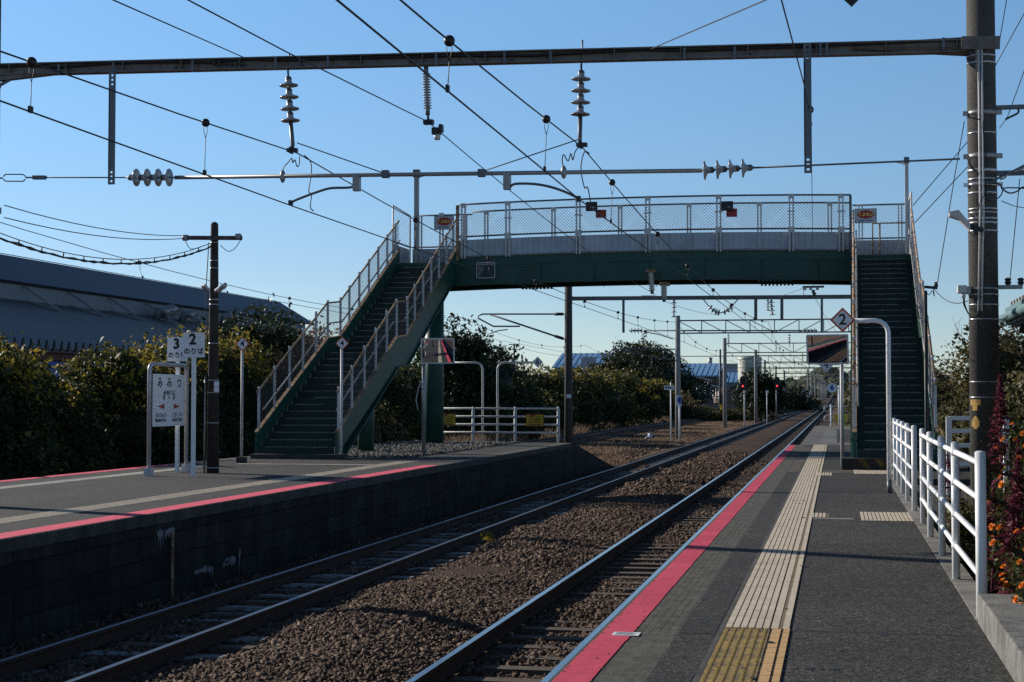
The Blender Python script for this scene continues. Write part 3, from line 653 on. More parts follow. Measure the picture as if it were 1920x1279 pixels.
# front parapet: panels, rails, tall fence
mb = MB(); corrug(mb, XL1, XR0, BY - .03, z_gt - .02, z_pt); mb.build('parapet_panel', PANEL, fb)
mb = MB(); corrug(mb, XL1, XR0, BY + BW + .06, z_gt - .02, z_pt + .02); mb.build('parapet_panel', PANEL, fb)
def crail(z, y, r=.03, x0=XL1, x1=XR0, n=12):
    mb = MB(); mb.tube([(x0+(x1-x0)*k/n, y, z+camber(x0+(x1-x0)*k/n)) for k in range(n+1)], r, 6); return mb
yF, yK = BY - .07, BY + BW + .1
zk_top = atY(1220, 384, yK).z - .10
for z, y, m in ((z_top, yF, GALVD), (z_r2, yF, GALVD), (z_gt + .01, yF, GALV), (zk_top, yK, GALVD), (z_r2 + .1, yK, GALVD)):
    crail(z, y).build('parapet_rail', m, fb)
for px in (870, 953, 1085, 1215, 1348, 1484, 1577):
    x = atY(px, 420, BY).x; mb = MB()
    for s in (-.055, .055): mb.box((x+s-.022, yF-.05, z_gt-.05+camber(x)), (x+s+.022, yF+.02, z_top+.02+camber(x)))
    mb.box((x-.085, yF-.06, z_top-.1+camber(x)), (x+.085, yF+.03, z_top+.03+camber(x))); mb.box((x-.1, yF-.06, z_r2-.09+camber(x)), (x+.1, yF+.03, z_r2+.06+camber(x)))
    mb.box((x-.12, yF-.055, (z_r2+z_top)/2+.0+camber(x)), (x+.12, yF+.02, (z_r2+z_top)/2+.035+camber(x)))
    mb.build('parapet_post', GREYW, fb)
for px in (828, 912, 1038, 1163, 1292, 1424, 1556):
    x = atY(px, 420, yK).x; mb = MB()
    for s in (-.05, .05): mb.box((x+s-.022, yK-.05, z_pt-.1+camber(x)), (x+s+.022, yK+.02, zk_top+camber(x)))
    mb.box((x-.08, yK-.06, zk_top-.1+camber(x)), (x+.08, yK+.03, zk_top+.02+camber(x))); mb.build('parapet_post', GREYW, fb)
mb = MB(); mb.box((XL1-.03, yF-.06, z_gt-.1), (XL1+.06, yF+.04, z_top-.02)); mb.build('parapet_post', RUSTP, fb)
mb = MB(); mb.box((XR0-.06, yF-.06, z_gt-.1), (XR0+.02, yF+.04, z_top-.02)); mb.build('parapet_post', GALVD, fb)
seg = 8
for y, zt in ((yF, z_top), (yK, zk_top)):
    mb = MB()
    for k in range(seg):
        a, b = XL1+(XR0-XL1)*k/seg, XL1+(XR0-XL1)*(k+1)/seg; mesh_wires(mb, (a, y, z_r2+camber((a+b)/2)), (1,0,0), (0,0,1), b-a, zt-z_r2)
    mb.build('wire_mesh', MESHM, fb)
# landings: fences at both ends
zl_top, zl_bot = atY(1640, 384, yK).z, atY(1640, 447, yK).z
for x0, x1 in ((XR0+.06, XR1), (XL0 + .1, XL1)):
    mb = MB(); corrug(mb, x0, x1, yK - .06, zD - .02, zl_bot - .06, .07); mb.build('parapet_panel', PANELW, fb)
    mb = MB(); mb.tube([(x0, yK, zl_top), (x1, yK, zl_top)], .028, 6); mb.tube([(x0, yK, zl_bot), (x1, yK, zl_bot)], .028, 6); mb.build('parapet_rail', GALVD, fb)
    mb = MB(); mesh_wires(mb, (x0, yK, zl_bot), (1,0,0), (0,0,1), x1-x0, zl_top-zl_bot); mb.build('wire_mesh', MESHM, fb)
    for x in (x0 + .25, x1 - .25):
        mb = MB(); mb.box((x-.07, yK-.05, zD-.02), (x-.03, yK+.03, zl_top)); mb.box((x+.03, yK-.05, zD-.02), (x+.07, yK+.03, zl_top)); mb.build('parapet_post', GREYW, fb)
for x, sgn in ((XL0, 1), (XR1, -1)):       # side of each landing
    mb = MB(); mesh_wires(mb, (x, BY, zl_bot), (0,1,0), (0,0,1), BW, zl_top-zl_bot, .22, .003); mb.build('wire_mesh', MESHM, fb)
    mb = MB(); mb.box((x-.02, BY, zD-.02), (x+.02, yK, zl_bot-.08)); mb.build('parapet_panel', PANELW, fb)
    mb = MB(); mb.tube([(x, BY, zD), (x, BY, zl_top+.1), (x, yK, zl_top), (x, yK, zD)], .03, 6); mb.tube([(x, BY, zl_bot), (x, yK, zl_bot)], .025, 6); mb.build('parapet_rail', GREYW, fb)
mb = MB(); a = atY(1636, 419, BY+1.7); mb.tube([(a.x, a.y, zD), (a.x, a.y, a.z), (XR1, a.y, a.z)], .03, 6); mb.tube([(a.x+.22, a.y, zD), (a.x+.22, a.y, a.z)], .03, 6); mb.build('inner_rail', RUSTP, fb)

def stairs(bl, br, tl, tr, zb, zt, nstep, nland, posts, side):
    """bl, br / tl, tr: (x, y) of the bottom and top corners"""
    bl, br, tl, tr = [Vector((p[0], p[1], 0)) for p in (bl, br, tl, tr)]
    land = 3.0; tot = nstep - 1 + land; rise = (zt - zb) / nstep
    def t_of(i): return (i + (land if i >= nland else 0)) / tot
    def z_of_t(t):                          # nosing line height
        s = t * tot
        if s < nland: return zb + rise * (s + 1)
        if s < nland + land: return zb + rise * (nland + .5)
        return zb + rise * (s - land + 1)
    def Lp(t): return bl + (tl - bl) * t
    def Rp(t): return br + (tr - br) * t
    sc_ = MB(); ts = [0, nland/tot, (nland+land)/tot, 1]
    for f, o in ((Lp, -.05), (Rp, .05)):
        zs = [z_of_t(0), zb + rise*(nland+.4), zb + rise*(nland+.9), zt + rise*.5]
        for a, b, za, zc in zip(ts, ts[1:], zs, zs[1:]):
            p, q = f(a), f(b); hi, lo = .34, -.47
            v = []
            for dx in (-.03, .03):
                v += [(p.x+o+dx, p.y, max(zb-.02, za+lo)), (q.x+o+dx, q.y, zc+lo), (q.x+o+dx, q.y, zc+hi), (p.x+o+dx, p.y, za+hi)]
            sc_._add(v, [(0,1,2,3),(7,6,5,4),(3,2,6,7),(1,0,4,5),(0,3,7,4),(2,1,5,6)])
            v = []                          # flange on the outside
            for dz in (-.03, .0):
                v += [(p.x+o*1.0-.09, p.y, za+lo+dz), (p.x+o+.09, p.y, za+lo+dz), (q.x+o+.09, q.y, zc+lo+dz), (q.x+o-.09, q.y, zc+lo+dz)]
            sc_._add(v, [(3,2,1,0),(4,5,6,7),(0,1,5,4),(1,2,6,5),(2,3,7,6),(3,0,4,7)])
    sc_.m = 1
    for f, o in ((Lp, -.05), (Rp, .05)):    # rusty top edge of each stringer
        zs = [z_of_t(0), zb + rise*(nland+.4), zb + rise*(nland+.9), zt + rise*.5]
        for a, b, za, zc in zip(ts, ts[1:], zs, zs[1:]):
            p, q = f(a), f(b); sc_.bar((p.x+o, p.y, za+.36), (q.x+o, q.y, zc+.36), .1, .03)
    st = sc_.build('staircase', [GREEN, RUSTP], fb)
    for i in range(nstep):
        t0 = t_of(i); t1 = t_of(i+1) if i + 1 < nstep else 1.02
        if i == nland - 1: t1 = t_of(nland)
        a, b, c, d = Lp(t0), Rp(t0), Rp(min(t1,1.03)), Lp(min(t1,1.03)); z = zb + rise*(i+1); mb = MB()
        mb._add([(a.x, a.y, z-rise-.02), (b.x, b.y, z-rise-.02), (b.x, b.y, z-.004), (a.x, a.y, z-.004), (c.x, c.y+.03, z-.004), (d.x, d.y+.03, z-.004)], [(0,1,2,3),(3,2,4,5)])
        mb.m = 1; w = b.x - a.x; zj = random.uniform(-.002, .004)
        for k in range(4):
            if random.random() < .93: mb.box((a.x+w*(.1+k*.205), a.y-.012, z-.02+zj), (a.x+w*(.1+k*.205+.2), a.y+.05, z+.003+zj))
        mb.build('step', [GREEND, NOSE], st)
    for f, o in ((Lp, -.05), (Rp, .05)):
        tz = lambda t: (z_of_t(t) if not (nland/tot <= t <= (nland+land)/tot) else zb + rise*(nland+.4 + .5*(t*tot-nland)/land)) + .36
        for t in posts:
            p = f(t); z = tz(t); mb = MB(); mb.box((p.x+o-.028, p.y-.028, z-.5), (p.x+o+.028, p.y+.028, z+1.06)); mb.ball((p.x+o, p.y, z+1.06), .03, 6); mb.build('railing_post', GREYW, st)
        mb = MB(); mb.tube([(f(t).x+o, f(t).y, tz(t)+1.0) for t in [posts[0]-.01] + ts[1:3] + [1]], .03, 6); mb.build('top_rail', RUSTP, st)
        mb = MB(); mb.tube([(f(t).x+o*-.6, f(t).y-.02, tz(t)+.42) for t in [posts[0]+.01] + ts[1:3] + [.99]], .024, 6)
        p = f(posts[0]); mb.build('handrail', GALV, st)
        mb = MB()
        for a, b in zip([posts[0]] + ts[1:3], ts[1:3] + [1]):
            p, q = Vector((f(a).x+o, f(a).y, tz(a)+.05)), Vector((f(b).x+o, f(b).y, tz(b)+.05)); mesh_wires(mb, p, q-p, (0,0,1), (q-p).length, .93, .11, .004)
        mb.build('wire_mesh', MESHM, st)
    return st
pl = [.015, .105, .195, .28, .365, .445, .535, .60, .675, .75, .825, .90, .97]
stairs((-14.55, 38.4), (-12.5, 38.4), (-13.75, BY), (-11.95, BY), PZ + .12, zD, 32, 15, pl, 1)
pr_ = [.015, .1, .185, .27, .355, .44, .53, .60, .68, .76, .84, .91, .97]
stairs((.42, 35.0), (2.03, 35.0), (.58, BY), (2.2, BY), PZ + .27, zD, 32, 16, pr_, 1)
mb = MB().box((-14.6, 38.0, PZ-.01), (-12.2, 38.6, PZ+.12)); mb.build('stair_plinth', CONCD, fb)
mb = MB().box((.1, 34.7, PZ-.01), (2.5, 35.2, PZ+.25)); pb = mb.build('stair_plinth', M('plinth_brown', (.028,.022,.018), .9, var=.3, scale=5), fb)
mb = MB()
for k in range(5): x = .42 + k*.36; mb.prism([(x, 34.697, PZ+.23), (x+.14, 34.697, PZ+.23), (x+.3, 34.697, PZ+.02), (x+.16, 34.697, PZ+.02)], (0, .002, 0))
mb.build('warning_stripe', M('faded_yellow', (.13,.085,.015), .9, var=.5, scale=9, col2=(.03,.025,.02), t=(.4,.6)), pb)
for px, py, r, zt in ((686, 848, .235, 3.0), (814, 833, .32, z_bot)):
    p = atZ(px, py, PZ); mb = MB().cyl((p.x, p.y, PZ-.1), (p.x, p.y, zt), r, r, 24); mb.build('column', GREEN, fb)
p = atZ(1640, 850, PZ); MB().cyl((1.3, BY+1, PZ), (1.3, BY+1, zD-.5), .3, .3, 20).build('column', GREEN, fb)
p = atY(1066, 560, BY + 1)
# maker's plate on the girder
a, b = atY(894, 493, BY-.05), atY(928, 521, BY-.05)
mb = MB().box((a.x, BY-.065, b.z), (b.x, BY-.034, a.z)); pp = mb.build('name_plate', M('plate_dark', (.02,.03,.035), .5), fb)
mb = MB()
for q0, q1 in (((a.x,a.z),(b.x,a.z)), ((a.x,b.z),(b.x,b.z)), ((a.x,a.z),(a.x,b.z)), ((b.x,a.z),(b.x,b.z))): mb.bar((q0[0],BY-.068,q0[1]), (q1[0],BY-.068,q1[1]), .02, .022, (0,1,0))
mb.build('plate_frame', GREYW, pp)
text('lettering', '美々津駅跨線人道橋', .06, GREYW, pp, ((a.x+b.x)/2, BY-.066, a.z-.06), (1,0,0), (0,0,1))
for k, s in enumerate(('橋長 13.0 m', '幅員 1.50 m', '形式 鋼鈑桁', '材質 鋼材', '塗装 二回塗', '竣功年月', '設計', '施工')):
    text('lettering', s, .036, GREYW, pp, (a.x+.04, BY-.066, a.z-.115-k*.043), (1,0,0), (0,0,1), align='LEFT')

# signs hanging on the bridge fence
def board(name, label, cat, c, w, h, mat, frame=None, t=.02, group=None):
    t_ = thing(name, label, cat, (c.x, c.y, c.z-h/2), group); mb = MB().box((c.x-w/2, c.y-t, c.z-h/2), (c.x+w/2, c.y, c.z+h/2)); b = mb.build('panel', mat, t_)
    if frame:
        mb = MB(); e = .012
        for q0, q1 in (((-w/2,h/2),(w/2,h/2)), ((-w/2,-h/2),(w/2,-h/2)), ((-w/2,-h/2),(-w/2,h/2)), ((w/2,-h/2),(w/2,h/2))): mb.bar((c.x+q0[0], c.y-t-.004, c.z+q0[1]), (c.x+q1[0], c.y-t-.004, c.z+q1[1]), e*2, e*2, (0,1,0))
        mb.build('frame', frame, t_)
    return t_, b
def burst(c, w, h, n, y):
    pts = []
    for k in range(2*n):
        a = PI*k/n; r = 1.0 if k % 2 else .8; pts.append((c.x + w*r*math.cos(a), y, c.z + h*r*math.sin(a)))
    return pts
for px, py, lab in ((833, 418, 'white danger sign with a red burst, on the fence at the left stair head'), (1623, 405, 'white danger sign with a red burst, on the fence above the right stairs')):
    c = atY(px, py, yK - .08); t_, b = board('danger_sign', lab, 'sign', c, .66, .44, M('sign_pale', (.5,.52,.56), .5), GALV, group='danger signs on the footbridge fence')
    MB().prism(burst(c+Vector((0,0,.045)), .28, .15, 14, c.y-.028), (0, .007, 0)).build('red_burst', M('burst_red', (.36,.02,.03), .6), t_)
    text('lettering', 'あぶない', .125, YELT, t_, (c.x, c.y-.03, c.z+.04), (1,0,0), (0,0,1), .004)
    text('lettering', 'のぼるな・なげるな', .05, INKB, t_, (c.x, c.y-.026, c.z-.15), (1,0,0), (0,0,1), .001)
for px, py, lab1, qx, qy, lab2 in ((1110, 388, 'black lamp box on the bridge fence above the left red plate', 1127, 401, 'red inscribed plate left of centre on the bridge fence'),
                                    (1364, 387, 'black lamp box on the bridge fence above the right red plate', 1372, 399, 'red inscribed plate right of centre on the bridge fence')):
    c = atY(px, py, yF - .08); t_, b = board('lamp_box', lab1, 'lamp box', c, .34, .27, BLACK, DARK, .1, 'lamp boxes on the footbridge fence')
    MB().box((c.x+.01, c.y-.125, c.z-.05), (c.x+.1, c.y-.1, c.z-.02)).build('latch', GALV, t_)
    c = atY(qx, qy, yF - .045); t_, b = board('red_plate', lab2, 'sign', c, .33, .26, REDP, None, .012, 'red plates on the footbridge fence')
    text('lettering', 'ホワム', .09, M('dull_ink', (.06,.015,.012), .7), t_, (c.x, c.y-.014, c.z+.05), (1,0,0), (0,0,1), .003)
    text('lettering', '確認のこと', .06, M('dull_ink2', (.09,.06,.04), .7), t_, (c.x, c.y-.014, c.z-.06), (1,0,0), (0,0,1), .003)
# lamp posts on the bridge
p = atY(781, 480, BY + 1.2); q = atY(781, 330, BY + 1.2)
t_ = thing('lamp_post', 'grey square lamp post standing at the left end of the footbridge', 'lamp post', (p.x, p.y, zD))
MB().box((p.x-.07, p.y-.07, zD-.05), (p.x+.07, p.y+.07, q.z)).build('post', GALV, t_)
MB().box((p.x-.1, p.y-.12, q.z-.05), (p.x+.1, p.y+.12, q.z+.2)).build('control_box', GALVD, t_)
MB().bar((p.x+.1, p.y, q.z-.03), (p.x+.5, p.y, q.z+.05), .08, .03).build('lamp_head', GALV, t_)
p = atY(1701, 450, BY + 1.4); q = atY(1701, 306, BY + 1.4)
t_ = thing('lamp_post', 'slim lamp post with a flat lamp head beside the right stairs', 'lamp post', (p.x, p.y, zD))
MB().box((p.x-.055, p.y-.055, zD-.05), (p.x+.055, p.y+.055, q.z)).build('post', GREYW, t_)
MB().box((p.x-.08, p.y-.1, q.z), (p.x+.08, p.y+.1, q.z+.18)).build('control_box', GALVD, t_)
MB().bar((p.x-.05, p.y, q.z-.02), (p.x-.38, p.y, q.z+.07), .13, .035).build('lamp_head', WHITE, t_)

# ------------------------------------------------------------------ right platform furniture
def pipe_fence(label, posts, rails, h=1.16, r=.034, name='pipe_fence', rr=.0235, mat=WHITE):
    x0, y0 = posts[0]; t_ = thing(name, label, 'fence', (x0, y0, PZ), 'white pipe fences')
    for i, (x, y) in enumerate(posts):
        r_ = r*1.12 if i == 0 else r; mb = MB().cyl((x, y, PZ-.05), (x, y, PZ+h), r_, r_, 18); mb.ball((x, y, PZ+h-.004), r_*.98, 12, (1,1,.35)); mb.build('post', mat, t_)
    for z in rails:
        mb = MB(); mb.tube([(x, y, PZ+z) for x, y in posts], rr, 12); rl = mb.build('rail', mat, t_)
        for i, (x, y) in enumerate(posts):
            mb = MB(); d = Vector((posts[min(i+1, len(posts)-1)][0]-posts[max(i-1,0)][0], posts[min(i+1, len(posts)-1)][1]-posts[max(i-1,0)][1], 0)).normalized()
            for s in (-1, 1):
                if 0 <= i + s < len(posts): q = Vector((x, y, PZ+z)) + d*s*.045; mb.cyl(q, q + d*s*.035, rr*1.28, rr*1.28, 10)
            mb.cyl((x, y, PZ+z-.03), (x, y, PZ+z+.03), r*1.08, r*1.08, 14); mb.build('collar', mat, rl)
    return t_
fp = [atZ(px, py, PZ) for px, py in ((1793, 1087), (1767, 1043), (1745, 1008), (1731, 982))]
pipe_fence('white pipe fence nearest the camera beside the garden kerb', [(fp[0].x-.0, 11.5)] + [(p.x, p.y) for p in fp], (.29, .56, .83, 1.08))
pipe_fence('white pipe fence farther along, ending by the right stairs', [(p.x, p.y) for p in [atZ(px, py, PZ) for px, py in ((1715, 959), (1702, 940), (1693, 925), (1685, 912), (1678, 901))]], (.29, .56, .83, 1.08))
def diamond(t_, c, d, s, rim, size, face=SIGNW, th=.012):
    mb = MB(); k = d; mb.prism([(c.x-k, c.y, c.z), (c.x, c.y, c.z-k), (c.x+k, c.y, c.z), (c.x, c.y, c.z+k)], (0, th, 0)); b = mb.build('sign_plate', rim, t_)
    k = d*.79; mb = MB(); mb.prism([(c.x-k, c.y-.003, c.z), (c.x, c.y-.003, c.z-k), (c.x+k, c.y-.003, c.z), (c.x, c.y-.003, c.z+k)], (0, .0035, 0)); mb.build('sign_face', face, b)
    text('lettering', s, size, INK, b, (c.x, c.y-.005, c.z), (1,0,0), (0,0,1), .004*size/.2, .001)
p = atZ(1668, 925, PZ); q = atY(1668, 601, p.y); c = atY(1580, 600, p.y - .04); e = atY(1602, 601, p.y)
t_ = thing('stop_marker', 'red-rimmed diamond sign 2 hung from a bent white pole', 'sign', (p.x, p.y, PZ))
pts = [(p.x, p.y, PZ)] + [(p.x, p.y, q.z-.2)] + [(p.x-.2+.2*math.cos(a), p.y, q.z-.2+.2*math.sin(a)) for a in (PI/8, PI/4, 3*PI/8)] + [(p.x-.2, p.y, q.z), (e.x-.08, p.y, q.z)]
MB().tube(pts, .038, 12).build('pole', WHITE, t_); diamond(t_, c, .205, '2', ORED, .25)
MB().cyl((p.x, p.y, PZ), (p.x, p.y, PZ+.22), .042, .042, 12).build('pole_foot', GALVD, t_)
# convex viewing mirrors on posts
def mirror(label, post, base_z, c, w, h, target, postr, mat, tilt=0):
    t_ = thing('platform_mirror', label, 'mirror', (post.x, post.y, base_z), 'viewing mirrors on the platforms'); c = Vector(c)
    n = ((Vector(C0)-c).normalized() + (Vector(target)-c).normalized()).normalized(); r = Vector((-n.y, n.x, 0)).normalized(); u = n.cross(r)
    r, u = (r, u) if r.x > 0 else (-r, -u)
    if u.z < 0: u = -u
    MB().obox(c, r*w/2, u*h/2, n*.015).build('mirror_back', DARK, t_)
    mb = MB(); f = c + n*.017; G = 16; R_ = 5.0; vs = []
    for j in range(G+1):
        for i in range(G+1):
            a, b = (i/G-.5)*w*.97, (j/G-.5)*h*.96; vs.append(f + r*a + u*b + n*(.028 - (a*a+b*b)/(2*R_)))
    mb._add(vs, [(j*(G+1)+i, j*(G+1)+i+1, (j+1)*(G+1)+i+1, (j+1)*(G+1)+i) for j in range(G) for i in range(G)], True); gl = mb.build('mirror_glass', MIRROR, t_)
    mb = MB(); a = [c-r*w/2-u*h/2, c+r*w/2-u*h/2, c+r*w/2+u*h/2, c-r*w/2+u*h/2]
    for i in range(4): mb.bar(a[i]+n*.02, a[(i+1)%4]+n*.02, .035, .03, n)
    mb.build('frame', GREYW, t_)
    MB().tube([(post.x, post.y, base_z), (post.x, post.y, c.z+h*.35)], postr, 10).build('post', mat, t_)
    MB().bar((post.x, post.y-.02, c.z), c-n*.02, .05, .05).build('bracket', GALVD, t_)
p = Vector((.115, 36.6, PZ)); mirror('dark viewing mirror on a tall post at the foot of the right stairs', p, PZ, atY(1552, 655, 36.2), .92, .64, (-8.6, 20, .2), .045, GREYW)
p = atZ(794, 855, PZ); mirror('viewing mirror on a grey post beside the thick green column', p, PZ, atY(821, 658, p.y-.35), .86, .64, (-10.6, 26, .9), .055, GALV)
mb = MB(); mb.tube([atY(784, 770, p.y), atY(780, 750, p.y), atY(784, 730, p.y), atY(790, 715, p.y)], .015, 6); mb.build('cable', GREYW, bpy.data.objects['platform_mirror.001'])
# distant signs and end fence of the right platform
def arm_sign(label, X, Y, z, arm, d, s, col, circle=False):
    t_ = thing('stop_marker', label, 'sign', (X, Y, PZ)); MB().cyl((X, Y, PZ), (X, Y, z+.12), .05, .05, 10).build('pole', WHITE, t_)
    MB().bar((X, Y, z), (X-arm, Y, z), .04, .04).build('arm', WHITE, t_); c = Vector((X-arm, Y-.06, z))
    if circle:
        mb = MB(); mb.prism([(c.x+d*math.cos(2*PI*k/20), c.y, c.z+d*math.sin(2*PI*k/20)) for k in range(20)], (0, .012, 0)); b = mb.build('sign_plate', SIGNW, t_); text('lettering', s, d*1.5, INKB, b, (c.x, c.y-.004, c.z), (1,0,0), (0,0,1), .02, .001)
    else: diamond(t_, c, d, s, SIGNW, d*1.25)
q = atY(1549, 684, 60); arm_sign('white diamond sign 4 on an arm partly behind the right mirror', atY(1578, 684, 60).x, 60, q.z, atY(1578, 684, 60).x - q.x, .28, '4', 0)
q = atY(1560, 727, 84); arm_sign('round white sign with a blue 6 on a thin arm', atY(1573, 727, 84).x, 84, q.z, atY(1573, 727, 84).x - q.x, .25, '6', 0, True)
t_ = thing('barrier_rail', 'rounded pipe barrier at the far end of the right platform', 'barrier', (-.4, 86, PZ))
for z0, z1 in ((.85, 1.12), (.3, .62)):
    x0, x1 = atY(1545, 770, 86).x, atY(1590, 770, 86).x; r = (z1-z0)/2
    mb = MB(); mb.tube([(x1, 86, PZ+z1)] + [(x0+r-r*math.sin(a), 86, PZ+(z0+z1)/2+r*math.cos(a)) for a in (0, .5, 1.0, 1.57, 2.1, 2.6, PI)] + [(x1, 86, PZ+z0)], .03, 6); mb.build('loop_rail', GREYW, t_)
x = atY(1558, 770, 86).x; MB().cyl((x, 86, PZ-.3), (x, 86, PZ+1.2), .045, .045, 8).build('post', WHITE, t_)
c = atY(1577, 784, 85.9); MB().box((c.x-.3, c.y-.02, c.z-.2), (c.x+.3, c.y, c.z+.2)).build('warning_plate', YEL, t_)
# sign hanging near the top of the frame
t_ = thing('hanging_sign', 'dark diamond sign hanging at the top edge, only its lower tip showing', 'sign', (.05, 6, 4.4)); c = atY(1597, 12, 6); k = .2
MB().prism([(c.x-k, 6, c.z+k), (c.x, 6, c.z), (c.x+k, 6, c.z+k), (c.x, 6, c.z+2*k)], (0, .012, 0)).build('sign_plate', BLACK, t_)
MB().tube([(c.x, 6.006, c.z+2*k), (c.x, 6.006, c.z+2*k+.5), (c.x+2.4, 6.006, c.z+2*k+.5)], .02, 8).build('hanger', GALV, t_)

# ------------------------------------------------------------------ left platform furniture
def np_board(label, px, py, base, bw, bh, num):
    p = atZ(*base, PZ); c = atY(px, py, p.y - .04)
    t_ = thing('platform_number_sign', label, 'sign', (p.x, p.y, PZ), 'platform number signs'); MB().box((p.x-.035, p.y-.035, PZ), (p.x+.035, p.y+.035, c.z+.2)).build('post', WHITE, t_)
    MB().box((c.x-bw/2, c.y-.012, c.z-bh/2), (c.x+bw/2, c.y, c.z+bh/2)).build('panel', SIGNW, t_)
    text('lettering', num, .29, INK, t_, (c.x-.02, c.y-.015, c.z+.105), (1,0,0), (0,0,1), .012, .001); text('lettering', 'のりば', .13, INK, t_, (c.x, c.y-.015, c.z-.13), (1,0,0), (0,0,1), .004, .001, space=1.15)
np_board('white platform sign 2 on a white post, in front of the dark utility pole', 363.5, 647, (362, 893), .46, .49, '2')
np_board('white platform sign 3 half hidden behind platform sign 2', 333, 655, (332, 886), .45, .5, '3')
p, q = atZ(283, 893, PZ), atZ(345, 885, PZ); xm = (p.x+q.x)/2; zt = atY(317, 684, (p.y+q.y)/2).z
t_ = thing('station_name_board', 'white station name board with red arrows in a tube frame', 'name board', (xm, (p.y+q.y)/2, PZ)); y0, y1 = p.y, q.y
r = .14; pts = [(xm, y0, PZ), (xm, y0, zt-r)] + [(xm, y0+r-r*math.cos(a), zt-r+r*math.sin(a)) for a in (.4, .8, 1.2)] + [(xm, y0+r, zt), (xm, y1-r, zt)] + [(xm, y1-r+r*math.sin(a), zt-r+r*math.cos(a)) for a in (.4, .8, 1.2)] + [(xm, y1, zt-r), (xm, y1, PZ)]
MB().tube(pts, .042, 12).build('frame', M('frame_tube', (.42,.43,.45), .4, .3, col2=(.2,.16,.12), t=(.58,.7)), t_)
for y in (y0, y1): MB().box((xm-.075, y-.075, PZ-.01), (xm+.075, y+.075, PZ+.16)).build('footing', GREYW, t_)
zb0, zb1 = atY(317, 799, (y0+y1)/2).z, atY(317, 702, (y0+y1)/2).z; ya, yb = y0 + .17, y1 - .15; ym = (ya+yb)/2; H = zb1-zb0
pn = MB().box((xm-.012, ya, zb0), (xm+.012, yb, zb1)).build('panel', SIGNW, t_)
for y in (ya+.15, yb-.12): MB().tube([(xm, y, zb1-.03), (xm, y, zt-.03)], .008, 5).build('hook', DARK, t_)
def st(s, size, fy, fz, bold=.004, sx=1, space=1, m=INK): text('lettering', s, size, m, pn, (xm+.0135, ya+(yb-ya)*fy, zb1-H*fz), (0,1,0), (0,0,1), bold, .001, sx=sx, space=space)
for s, fy in (('み', .2), ('み', .5), ('つ', .82)): st(s, .235, fy, .175, .005, 1.0)
st('MIMITSU', .115, .5, .36, .003, 1.0, 1.3)
for s, fy in (('美', .33), ('々', .49), ('津', .65)): st(s, .115, fy, .455, .002, 1)
for sgn, fy in ((-1, .24), (1, .74)):
    y = ya+(yb-ya)*fy; z = zb1-H*.62; MB().prism([(xm+.0125, y+sgn*.17, z), (xm+.0125, y-sgn*.15, z+.055), (xm+.0125, y-sgn*.15, z-.055)], (.003, 0, 0)).build('arrow', REDP, pn)
st('みなみひゅうが', .105, .235, .79, .001, .72); st('MINAMI-HYŪGA', .1, .235, .885, .002, .72); st('ひがしつの', .105, .765, .79, .001, .95); st('HIGASHI-TSUNO', .1, .765, .885, .002, .66)
def pole_diamond(label, base, py, s, mat):
    p = atZ(*base, PZ); c = atY(base[0]+1.5, py, p.y-.05); t_ = thing('stop_marker', label, 'sign', (p.x, p.y, PZ), 'diamond 4 signs on the left platform')
    MB().cyl((p.x, p.y, PZ), (p.x, p.y, c.z), .033, .033, 10).build('pole', mat, t_); MB().box((p.x-.1, p.y-.1, PZ), (p.x+.1, p.y+.1, PZ+.14)).build('footing', CONCD, t_); diamond(t_, c, .18, '4', ORED, .21)
pole_diamond('diamond sign 4 with an orange rim left of the left stairs', (453, 868), 645, '4', M('rusty_white', (.5,.48,.44), .6, col2=(.2,.1,.06), t=(.5,.65)))
pole_diamond('diamond sign 4 with an orange rim in front of the left stair rail', (640, 862), 644, '4', GREYW)
# white pipe fence across the end of the left platform
pa, pb = atZ(1047, 827, PZ), atZ(790, 824, PZ); ye = 55.2
xa, xb, xc, xd = atY(1047, 827, ye).x, atY(966, 827, ye).x, atY(887, 827, ye).x, atY(806, 827, ye).x
t_ = thing('pipe_fence', 'white pipe fence with yellow warning signs across the left platform end', 'fence', (xc, ye, PZ), 'white pipe fences')
zt = atY(960, 765, ye).z
for x in (xa, xb, xc, xd): mb = MB().cyl((x, ye, PZ-.4), (x, ye, zt), .05, .05, 10); mb.ball((x, ye, zt), .05, 8); mb.build('post', GREYW, t_)
for py in (766, 781, 796, 811): z = atY(960, py, ye).z; MB().tube([(xd, ye, z), (xa, ye, z)], .035, 8).build('rail', GREYW, t_)
for px, py, lab in ((1003, 788, 'yellow no-entry sign on the end fence beside the far concrete pole'), (838, 787, 'yellow no-entry sign half behind the thick green column')):
    c = atY(px, py, ye-.06); t2, b = board('warning_sign', lab, 'sign', c, .63, .42, YEL, M('sign_rim', (.3,.03,.02), .6), .015, 'yellow no-entry signs'); y = c.y - .018
    text('lettering', '危険', .115, REDP, t2, (c.x-.09, y, c.z+.135), (1,0,0), (0,0,1), .004); text('lettering', 'につき', .06, INK, t2, (c.x+.13, y, c.z+.12), (1,0,0), (0,0,1), .002)
    text('lettering', 'ここから先の線路内', .052, INK, t2, (c.x, y, c.z+.035), (1,0,0), (0,0,1), .002); text('lettering', '立入禁止', .115, REDP, t2, (c.x, y, c.z-.06), (1,0,0), (0,0,1), .005)
    text('lettering', '宮崎総合鉄道事業部', .052, INK, t2, (c.x, y, c.z-.165), (1,0,0), (0,0,1), .003)
